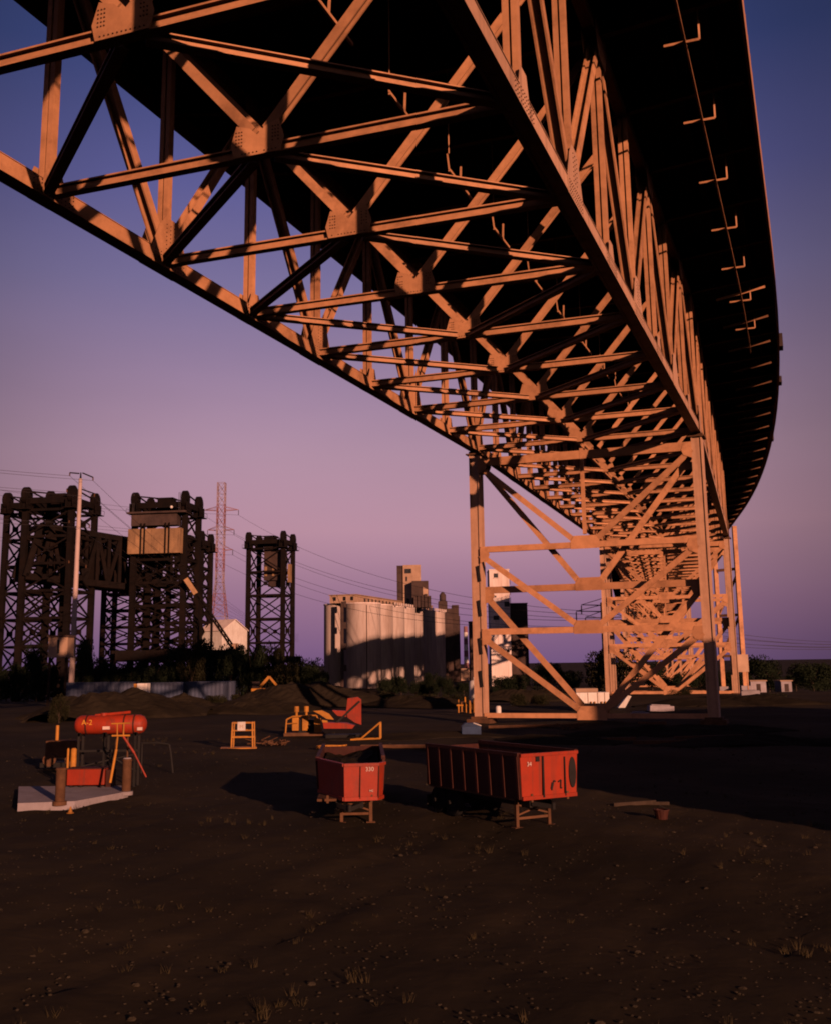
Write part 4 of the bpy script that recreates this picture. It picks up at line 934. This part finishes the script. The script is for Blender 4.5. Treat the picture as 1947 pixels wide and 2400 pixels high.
def yellow_machine():
    y = 86; t = empty('engine_skid', (gx(715, y), y, gh(gx(715, y), y)), 'yellow engine skid with two short exhaust stacks and a pipe guard frame', 'machine')
    s = y/FPX; X = lambda u: (u-715)*s; Zv = lambda v: at(715, v, y).z-t.location.z
    for a, b in ((686, 701), (709, 723)):
        mb = MB(); mb.box(X(a), X(b), .2, 1.2, .45, Zv(1680)); mb.build('engine_cover', M['yellow_paint'], t, bevel=.04)
        mb = MB(); mb.tube((X((a+b)/2)+.05, .6, Zv(1680)), (X((a+b)/2)+.05, .6, Zv(1668)), .1, n=10); mb.tube((X((a+b)/2)+.05, .6, Zv(1669)), (X((a+b)/2)+.05, .6, Zv(1656)), .19, n=12); mb.build('exhaust_stack', M['yellow_paint'], t)
    mb = MB(); mb.box(X(700), X(745), .4, 1.4, .3, Zv(1688)); mb.build('gearbox', M['black_iron'], t)
    mb = MB()
    pts = [(X(672), 0, .3), (X(674), 0, Zv(1686)), (X(688), 0, Zv(1679)), (X(742), 0, Zv(1677)), (X(751), 0, Zv(1700)), (X(753), 0, .35)]
    for a, b in zip(pts, pts[1:]): mb.tube(a, b, .06, n=8)
    mb.tube((X(674), 0, Zv(1696)), (X(700), 0, Zv(1694)), .04, n=6); mb.build('guard_frame', M['yellow_paint'], t)
    mb = MB(); mb.box(X(668), X(756), 0, 1.6, .05, .3); mb.build('skid', M['rust'], t)
    mb = MB(); mb.box(X(738), X(753), -.3, -.05, .35, Zv(1684)); mb.build('door', M['yellow_paint'], t)
yellow_machine()
def red_hopper():
    y = 84; t = empty('loading_hopper', (gx(800, y), y, gh(gx(800, y), y)), 'red steel hopper with tall right plate and curved yellow arm beside the yellow engine skid', 'hopper')
    s = y/FPX; X = lambda u: (u-800)*s; Zv = lambda v: at(800, v, y).z-t.location.z
    def poly(pts, y0, th, nm, m): mb = MB(); mb.prism([(X(u), Zv(v)) for u, v in pts], (0, y0, 0), (1, 0, 0), Z, (0, 1, 0), th); return mb.build(nm, M[m], t)
    poly([(812, 1665), (815, 1637), (838, 1634), (846, 1640), (846, 1699), (832, 1694), (815, 1682)][::-1], 0, .35, 'back_plate', 'red_paint')
    poly([(780, 1664), (812, 1666), (812, 1680), (792, 1677)], .1, .8, 'trough', 'red_paint')
    poly([(760, 1692), (812, 1694), (832, 1700), (826, 1707), (762, 1706)], 0, 1.2, 'base_beam', 'red_paint')
    mb = MB(); mb.beam((X(786), -.3, Zv(1697)), (X(843), -.3, Zv(1644)), .1, .14); mb.build('strut', M['black_iron'], t)
    poly([(737, 1665), (757, 1664), (773, 1672), (784, 1686), (768, 1684), (752, 1673)], -.2, .3, 'arm', 'yellow_paint')
    poly([(757, 1686), (769, 1688), (775, 1706), (762, 1706)], -.2, .3, 'arm_foot', 'yellow_paint')
    mb = MB(); mb.box(X(765), X(845), -.1, 1.2, 0, .25); mb.build('skid', M['black_iron'], t)
red_hopper()
y = 80; tf = empty('triangular_frame', (gx(857, y), y, gh(gx(857, y), y)), 'low yellow triangular tube frame lying right of the red hopper', 'frame')
s_ = y/FPX; mb = MB()
zv = lambda v: at(857, v, y).z-tf.location.z
pts = [((822-857)*s_, 0, .08), ((889-857)*s_, 0, .12), ((889-857)*s_, 0, zv(1694)), ((846-857)*s_, 0, .15)]
for a, b in zip(pts, pts[1:]+pts[:1]): mb.tube(a, b, .06, n=8); mb.tube(Vector(a)+Vector((.05, .7, 0)), Vector(b)+Vector((.05, .7, 0)), .05, n=8)
for a in pts[1:3]: mb.tube(a, Vector(a)+Vector((.05, .7, 0)), .05, n=8)
mb.build('tube', M['yellow_paint'], tf)
ho = MB()
for k in range(34):
    a, b = k*.37, (k+1)*.37; r = .62+.03*math.sin(k); ho.tube((r*1.5*math.cos(a), r*math.sin(a), .07+k*.006), (r*1.5*math.cos(b), r*math.sin(b), .07+(k+1)*.006), .05, n=6, caps=False)
o = ho.build('hose_coil', M['yellow_paint'], smooth=True); o.location = (gx(778, 72), 72, gh(gx(778, 72), 72)); tag(o, 'coil of dull yellow hose on the dirt in front of the red hopper', 'hose')
# debris between rack and skid
for k, (u, y, lb) in enumerate(((620, 79, 'small rusty scrap heap right of the yellow rack'), (645, 77, 'twisted rusty scrap left of the yellow engine skid'), (1330, 90, 'low heap of dark scrap timber in the shade by the viaduct base'))):
    mb = MB(); rr = random.Random(40+k)
    for q in range(16): 
        a = Vector((rr.uniform(-.8, .8), rr.uniform(-.5, .5), rr.uniform(.02, .35))); mb.beam(a, a+Vector((rr.uniform(-.7, .7), rr.uniform(-.5, .5), rr.uniform(-.05, .3))), rr.uniform(.05, .14), rr.uniform(.04, .1))
    o = mb.build('scrap_heap', M['rust']); x = gx(u, y); o.location = (x, y, gh(x, y)); tag(o, lb, 'scrap')

# red tank on its stand
def red_tank():
    y = 52; s = y/FPX; t = empty('fuel_tank', (gx(266, y), y, gh(gx(266, y), y)), 'red horizontal fuel tank on a raised stand at the left, with yellow lettering', 'tank')
    X = lambda u: (u-266)*s; zc = at(266, 1698, y).z-t.location.z; r = .44
    prof = [(.02, X(184)), (.2, X(184)+.03), (.36, X(184)+.13), (r, X(184)+.32), (r, X(348)-.32), (.36, X(348)-.13), (.2, X(348)-.03), (.02, X(348))]
    mb = MB(); mb.lathe(prof, (0, 0, zc), 28, axis='x'); sh = mb.build('shell', M['red_paint'], t, smooth=True)
    for u in (214, 300, 322):
        mb = MB(); mb.lathe([(r+.02, X(u)-.035), (r+.02, X(u)+.035)], (0, 0, zc), 28, axis='x'); mb.build('band', M['red_dark'], sh)
    text('A-2', .34, 'letter_yellow', sh, (X(218), -r-.02, zc+.12), (R(90), 0, 0))
    mb = MB(); mb.box(X(254), X(270), -r-.03, -r+.1, zc-.2, zc-.06); mb.build('plate', M['letter'], sh)
    mb = MB(); mb.box(X(332), X(343), -r-.01, -r+.12, zc-.26, zc-.12); mb.build('plate', M['letter'], sh)
    mb = MB(); mb.tube((X(230), 0, zc+r-.02), (X(310), 0, zc+r+.12), .07, n=8); mb.lathe([(.16, zc+r-.03), (.16, zc+r+.1)], (X(250), 0, 0), 12); mb.build('top_pipe', M['red_paint'], sh)
    for u in (200, 258, 328):
        for yy in (-.35, .35): mb = MB(); mb.beam((X(u), yy, 0), (X(u), yy, zc-r+.08), .1, .1, side=(1, 0, 0)); mb.build('leg', M['black_iron'], t)
        mb = MB(); mb.beam((X(u), -.4, zc-r+.02), (X(u), .4, zc-r+.02), .12, .16); mb.build('saddle', M['black_iron'], t)
    mb = MB(); mb.beam((X(195), -.35, .9), (X(332), -.35, 1.5), .06, .06); mb.beam((X(332), -.35, .7), (X(258), -.35, 1.6), .06, .06); mb.beam((X(195), -.35, 1.65), (X(335), -.35, 1.65), .08, .1); mb.build('cross_brace', M['black_iron'], t)
red_tank()
y = 48; s_ = y/FPX; ld = empty('ladder_stand', (gx(290, y), y, gh(gx(290, y), y)), 'yellow pipe ladder stand with splayed legs in front of the red tank', 'ladder')
X = lambda u: (u-290)*s_; Zv = lambda v: at(290, v, y).z-ld.location.z
def seg(nm, u0, v0, u1, v1, r, m='yellow_paint', yo=0): mb = MB(); mb.tube((X(u0), yo, Zv(v0)), (X(u1), yo, Zv(v1)), r, n=8); mb.build(nm, M[m], ld)
seg('rail', 268, 1696, 311, 1695, .035); seg('rail', 270, 1724, 311, 1724, .04); seg('post', 296, 1695, 296, 1726, .035); seg('post', 281, 1696, 282, 1725, .03)
seg('leg', 283, 1726, 281, 1756, .035); seg('leg', 281, 1756, 270, 1834, .055); seg('leg', 296, 1726, 322, 1765, .05, 'red_paint'); seg('leg', 322, 1765, 351, 1822, .035, 'red_paint')
seg('leg', 299, 1726, 300, 1800, .04, 'rust', .5); seg('leg', 275, 1726, 262, 1790, .03, 'rust', .5)
# red chest below
y = 50; rb = empty('pump_cabinet', (gx(213, y), y, gh(gx(213, y), y)), 'low red pump cabinet under the red tank at the back of the concrete pad', 'cabinet'); s_ = y/FPX
mb = MB(); mb.box((170-213)*s_, (255-213)*s_, 0, .9, .3, 1.0); mb.build('body', M['red_paint'], rb, bevel=.03)
mb = MB(); mb.box((258-213)*s_, (270-213)*s_, .05, .8, .2, .95); mb.build('end_box', M['red_dark'], rb)
mb = MB(); mb.box((168-213)*s_, (256-213)*s_, -.03, .93, 1.0, 1.04); mb.build('lid', M['red_dark'], rb)
mb = MB(); [mb.box((u-213)*s_, (u+6-213)*s_, .1, .8, 0, .3) for u in (176, 198, 240)]; mb.build('feet', M['black_iron'], rb)
for u, lb in ((170, 'thin yellow post left of its wider twin behind the red pump cabinet'), (183, 'wider yellow post behind the red pump cabinet')):
    mb = MB(); r = .05 if u == 170 else .13; mb.lathe([(r, 0), (r, 1.75), (r*.6, 1.8)], n=10); o = mb.build('post', M['yellow_paint']); o.location = (gx(u, 51.5), 51.5, gh(gx(u, 51.5), 51.5)); o.name = 'guard_post'; tag(o, lb, 'post')
# concrete pad
pad = MB(); py = 47.5
c = [(gx(60, 44.6), 44.6), (gx(190, 45.0), 45.0), (gx(312, 48.2), 48.2), (gx(300, 50.6), 50.6), (gx(60, 50.8), 50.8)]
zpad = .16
pad.prism([(x, y) for x, y in c], (0, 0, zpad/2-.1), (1, 0, 0), (0, 1, 0), (0, 0, 1), zpad+.2); o = pad.build('concrete_pad', M['concrete'], kind='structure')
def drum(u, v0, v1, wpx, lb, base=False):
    y = 5.46*FPX/(v1-1554); x = gx(u, y); h = (v1-v0)/FPX*y; r = wpx/FPX*y/2
    t = empty('standpipe', (x, y, .12), lb, 'standpipe', None)
    mb = MB(); mb.lathe([(r, 0), (r, h-.1), (r*1.12, h-.1), (r*1.12, h-.02), (r*.9, h)], n=18); mb.build('pipe', M['rust'], t)
    mb = MB(); mb.lathe([(r*1.5, -.1), (r*1.5, .05), (r*1.02, .06)], n=18); mb.build('base_flange', M['concrete' if base else 'rust'], t)
    if base: mb = MB(); mb.lathe([(r*.95, h), (r*.8, h+.04)], n=18); mb.build('cap', M['concrete'], t)
drum(156, 1782, 1858, 22, 'thick brown standpipe on the front of the concrete pad at the left edge')
drum(307, 1764, 1838, 20, 'thick brown standpipe with a pale cap at the right corner of the concrete pad', True)
mb = MB(); mb.lathe([(.14, 0), (.14, .03), (.09, .04), (.02, .26)], n=10); o = mb.build('marker_cone', M['yellow_paint']); o.location = (gx(181, 43.6), 43.6, gh(gx(181, 43.6), 43.6)); tag(o, 'tiny orange cone on the dirt in front of the concrete pad', 'cone')
hp = MB()
ps = [at(334, 1742, 58), at(372, 1741, 58), at(397, 1745, 58), at(401, 1765, 58), at(406, 1806, 58)]; ps[-1].z = gh(ps[-1].x, 58)
for a, b in zip(ps, ps[1:]): hp.tube(a, b, .06, n=8)
hp.tube(ps[0], Vector((ps[0].x, 58, gh(ps[0].x, 58))), .05, n=8)
tag(hp.build('pipe_gate', M['black_iron'], smooth=False), 'dark bent pipe rail right of the red tank', 'pipe rail')
pl = empty('pump_engine', (gx(150, 60), 60, gh(gx(150, 60), 60)), 'dull rusty pump engine left of the red tank at the picture edge', 'machine')
mb = MB(); mb.box(-.8, .9, 0, .9, .6, 1.5); mb.build('block', M['rust'], pl, bevel=.06); mb = MB(); mb.tube((-.3, .4, 1.5), (-.3, .4, 2.3), .09, n=8); mb.build('stack', M['yellow_paint'], pl)
mb = MB(); mb.box(-1, 1.1, -.1, 1.0, .1, .35); mb.build('skid', M['black_iron'], pl)
for x in (-.5, .7): mb = MB(); mb.tube((x, -.15, .5), (x, -.02, .5), .35, n=14); mb.build('flywheel', M['rust'], pl)

# ------------------------------------------------------------------ the two red trailers
def trailer(x, y, rz, wd, ln, z0, z1, label, num, bowed, seed):
    t = empty('dump_trailer', (x, y, gh(x, y)), label, 'trailer', 'red open dump trailers', rz)
    rr = random.Random(seed); th = .06
    # front wall
    if bowed: pf = [(-wd/2, 2.7), (-wd*.08, 0), (wd*.42, .12), (wd/2, .6)]
    else: pf = [(-wd/2, .0), (wd/2, .0)]
    mb = MB()
    for a, b in zip(pf, pf[1:]):
        mb.hexa([(a[0]*.94, a[1]+.04, z0), (b[0]*.94, b[1]+.04, z0), (b[0]*.94, b[1]+.04+th, z0), (a[0]*.94, a[1]+.04+th, z0)], [(a[0], a[1], z1), (b[0], b[1], z1), (b[0], b[1]+th, z1), (a[0], a[1]+th, z1)])
    fw_ = mb.build('front_wall', M['red_paint'], t)
    for a, b in zip(pf, pf[1:]): mb = MB(); mb.beam((a[0], a[1], z1), (b[0], b[1], z1), .12, .1); mb.build('front_rail', M['red_paint'], t)
    for a, b in zip(pf, pf[1:]): mb = MB(); mb.beam((a[0]*.94, a[1]+.04, z0+.03), (b[0]*.94, b[1]+.04, z0+.03), .12, .12); mb.build('front_rail', M['red_paint'], t)
    y0 = pf[0][1]+th
    for sx in (-1, 1):
        mb = MB(); xx = sx*wd/2; xb = sx*wd/2*.94
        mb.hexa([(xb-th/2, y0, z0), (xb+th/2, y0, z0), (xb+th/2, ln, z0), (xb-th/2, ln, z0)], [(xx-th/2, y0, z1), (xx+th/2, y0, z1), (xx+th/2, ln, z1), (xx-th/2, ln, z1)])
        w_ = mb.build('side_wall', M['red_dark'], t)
        k = int(ln/.75)
        for i in range(k+1):
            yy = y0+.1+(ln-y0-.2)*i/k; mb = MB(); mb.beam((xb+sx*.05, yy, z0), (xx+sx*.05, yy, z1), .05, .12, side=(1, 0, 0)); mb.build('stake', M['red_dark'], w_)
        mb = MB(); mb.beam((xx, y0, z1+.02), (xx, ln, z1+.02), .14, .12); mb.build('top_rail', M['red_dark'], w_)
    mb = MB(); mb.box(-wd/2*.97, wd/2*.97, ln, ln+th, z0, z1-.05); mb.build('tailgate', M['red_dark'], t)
    mb = MB(); mb.box(-wd/2*.93, wd/2*.93, .5, ln, z0-.08, z0); mb.build('floor', M['rust'], t)
    # dirt load surface
    n = 12; mbx = MB(); v = []
    for j in range(n+1):
        for i in range(n+1):
            X_ = (-wd/2+.1)*.95+(wd-.2)*.95*i/n; Y_ = y0+.1+(ln-y0-.15)*j/n
            v.append((X_, Y_, z0+(z1-z0)*.74+.12*math.sin(i*.5+seed)*math.sin(j*.45)+rr.uniform(-.04, .04)))
    mbx.v = v; mbx.f = [(j*(n+1)+i, j*(n+1)+i+1, (j+1)*(n+1)+i+1, (j+1)*(n+1)+i) for j in range(n) for i in range(n)]
    mbx.build('dirt_load', M['dirt'], t)
    for sx in (-1, 1): mb = MB(); mb.beam((sx*.42, .5, z0-.2), (sx*.42, ln-.2, z0-.2), .12, .28); mb.build('chassis_beam', M['black_iron'], t)
    lx = (-wd*.28, wd*.28) if not bowed else (-wd*.12, wd*.3)
    for q in lx: 
        mb = MB(); mb.beam((q, 1.0, 0.02), (q, 1.0, z0-.08), .11, .11, side=(1, 0, 0)); mb.box(q-.16, q+.16, .86, 1.14, 0, .03); mb.build('landing_leg', M['rust'], t)
    mb = MB(); mb.beam((lx[0], 1.0, .3), (lx[1], 1.0, .3), .06, .08); mb.beam((lx[0], 1.0, .75), (lx[1], 1.0, .4), .05, .05); mb.beam((lx[0], 1.0, .4), (lx[1], 1.0, .75), .05, .05); mb.build('leg_brace', M['rust'], t)
    mb = MB(); mb.beam((-.42, .45, z0-.2), (0, -.15, z0-.28), .09, .14); mb.beam((.42, .45, z0-.2), (0, -.15, z0-.28), .09, .14); mb.tube((0, -.15, z0-.36), (0, -.15, z0-.14), .07, n=10); mb.build('drawbar', M['black_iron'], t)
    for q in (-.31, .31): mb = MB(); mb.box(wd*q-.04, wd*q+.04, pf[0][1]*.0-.0+(.0 if not bowed else .13), (.02 if not bowed else .16), z0-.1, z0+.16); mb.build('hinge_strap', M['rust'], t)
    for sx in (-1, 1): mb = MB(); mb.box(sx*(wd/2-.38)-.2, sx*(wd/2-.38)+.2, ln+.32, ln+.34, .18, .62); mb.build('mud_flap', M['rubber'], t)
    for ax in (ln-1.3, ln-.3):
        mb = MB(); mb.tube((-wd/2+.1, ax, .5), (wd/2-.1, ax, .5), .07, n=8); mb.build('axle', M['black_iron'], t)
        for sx in (-1, 1):
            mb = MB(); a = sx*(wd/2-.38); mb.lathe([(.25, a-.14), (.44, a-.14), (.5, a-.08), (.5, a+.08), (.44, a+.14), (.25, a+.14)], (0, ax, .5), 20, axis='x'); wh = mb.build('wheel', M['rubber'], t)
            mb = MB(); mb.lathe([(.05, a+sx*.10), (.24, a+sx*.13)], (0, ax, .5), 14, axis='x'); mb.build('rim', M['rust'], wh)
    return t, fw_
T2, f2w = trailer((gx(1206, 36)+gx(1347, 37.2))/2, 36.6, math.atan2(1.2, 2.03), 2.36, 5.9, 1.03, 2.42, 'red open dump trailer with dark seam and oval patch, right of the other', '34', False, 4)
for bb_ in ((-.31, -.25, -.05, -.005, 1.05, 2.36), (.60, .64, -.045, -.005, 1.05, 2.3)): mb = MB(); mb.box(*bb_); mb.build('seam', M['black_iron'], f2w)
mb = MB(); n = 16; mb.prism([(.95+.15*math.cos(2*math.pi*i/n), 1.78+.5*math.sin(2*math.pi*i/n)) for i in range(n)], (0, -.012, 0), (1, 0, 0), Z, (0, 1, 0), .02); mb.build('oval_patch', M['black_iron'], f2w)
mb = MB()
for a in ((-.05+.12, 1.25, .16, 1.55), (.16, 1.55, .24, 1.52), (.34, 1.5, .46, 1.56), (.46, 1.56, .44, 1.3), (.44, 1.3, .5, 1.3), (.05, 1.3, .1, 1.5)): mb.beam((a[0], -.006, a[1]), (a[2], -.006, a[3]), .012, .045, side=(0, 1, 0))
mb.build('painted_mark', M['ink'], f2w)
text('34', .19, 'letter', f2w, (-.84, -.035, 2.13), (R(90), 0, 0), ext=.003)
mb = MB(); mb.box(-.56, -.42, -.04, 0, 2.2, 2.36); mb.build('notch', M['black_iron'], f2w)
T1, f1w = trailer((gx(741, 39)+gx(901, 39))/2, 38.6, R(3.0), 2.46, 9.4, .88, 2.06, 'red open dump trailer numbered 330 with a bowed front, loaded with dirt', '330', True, 6)
a0, b0 = Vector((-.197, 0, 0)), Vector((1.033, .12, 0)); ra = math.atan2(.12, 1.279)
text('330', .20, 'letter', f1w, (.70, .062, 1.90), (R(90), 0, ra), ext=.006)
text('MC', .10, 'letter', f1w, (.76, .09, 1.17), (R(90), 0, ra), ext=.02)
for a_, b_ in (((.36, .03, .92), (.38, .02, 2.02)), ((1.0, .105, .92), (1.03, .09, 2.02))): mb = MB(); mb.beam(a_, b_, .02, .03, side=(0, 1, 0)); mb.build('seam', M['red_dark'], f1w)
# small red tub and timber in the right foreground
rt = empty('plastic_tub', (gx(1530, 39.5), 39.5, gh(gx(1530, 39.5), 39.5)), 'small dull red tub lying in the dark dirt at the lower right', 'tub', None, .4)
mb = MB(); mb.lathe([(.2, 0), (.26, .3), (.29, .3), (.29, .34), (.24, .34), (.18, .06)], n=14); mb.build('bowl', M['red_dark'], rt); 
mb = MB(); mb.tube((-.27, 0, .32), (-.2, -.2, .5), .015, n=5); mb.tube((-.2, -.2, .5), (.27, 0, .32), .015, n=5); mb.build('handle', M['black_iron'], rt)
mb = MB(); mb.beam((-.9, 0, .06), (.8, .35, .10), .1, .14); mb.beam((-.2, .5, .05), (1.3, .2, .06), .1, .12); o = mb.build('timber', M['bark']); o.location = (gx(1475, 43), 43, gh(gx(1475, 43), 43)); tag(o, 'pair of thin timbers lying left of the dull red tub', 'timber')
# long timbers in the shade in front of the pier
for k, (u, v, l_, an) in enumerate(((1580, 1742, 6, -.12), (1440, 1731, 2.4, 0), (1520, 1700, 2.4, -.5), (1650, 1728, 5, .05), (930, 1742, 5, -.25), (1250, 1702, 8, .02))):
    y = 5.46*FPX/(v-1554); mb = MB(); mb.beam((-l_/2, 0, .1), (l_/2, 0, .14), .3, .22); mb.beam((-l_/2+.3, .4, .08), (l_/2-.5, .5, .08), .25, .16); x = gx(u, y); o = mb.build('timber_baulk', M['rust']); o.location = (x, y, gh(x, y)); o.rotation_euler = (0, 0, an); tag(o, ['long rusty baulk in the shade right of the red trailers', 'short rusty baulk in front of the viaduct base centre', 'tilted baulk lying close to the viaduct base beam', 'long baulk at the right in the deep shade', 'long baulk lying behind the trailer numbered 330', 'longest baulk, just in front of the viaduct base beam'][k], 'timber', 'baulks on the dirt by the viaduct base')

# ------------------------------------------------------------------ unseen blocks added on the right, shaped to cast the shade across the yard
wh = empty('shade_block', (48, 26, 0), 'unseen building block added outside the right edge to shade the yard', 'building')
A, B = Vector((24, 16, 0)), Vector((68, 47, 0)); d = (B-A).normalized(); n_ = Vector((d.y, -d.x, 0))
def wseg(t0, t1, h, nm='wall'):
    a = A.lerp(B, t0); b = A.lerp(B, t1); mb = MB(); mb.hexa([a, b, b+n_*14, a+n_*14][::-1], [a+Z*h, b+Z*h, b+n_*14+Z*h, a+n_*14+Z*h][::-1]); wld(wh, mb).build(nm, M['dark_build'], wh)
wseg(0, .30, 11.5); wseg(.301, .575, 13.8); wseg(.576, .64, 17.0); wseg(.641, .73, 19.3); wseg(.731, 1.25, 15.6)
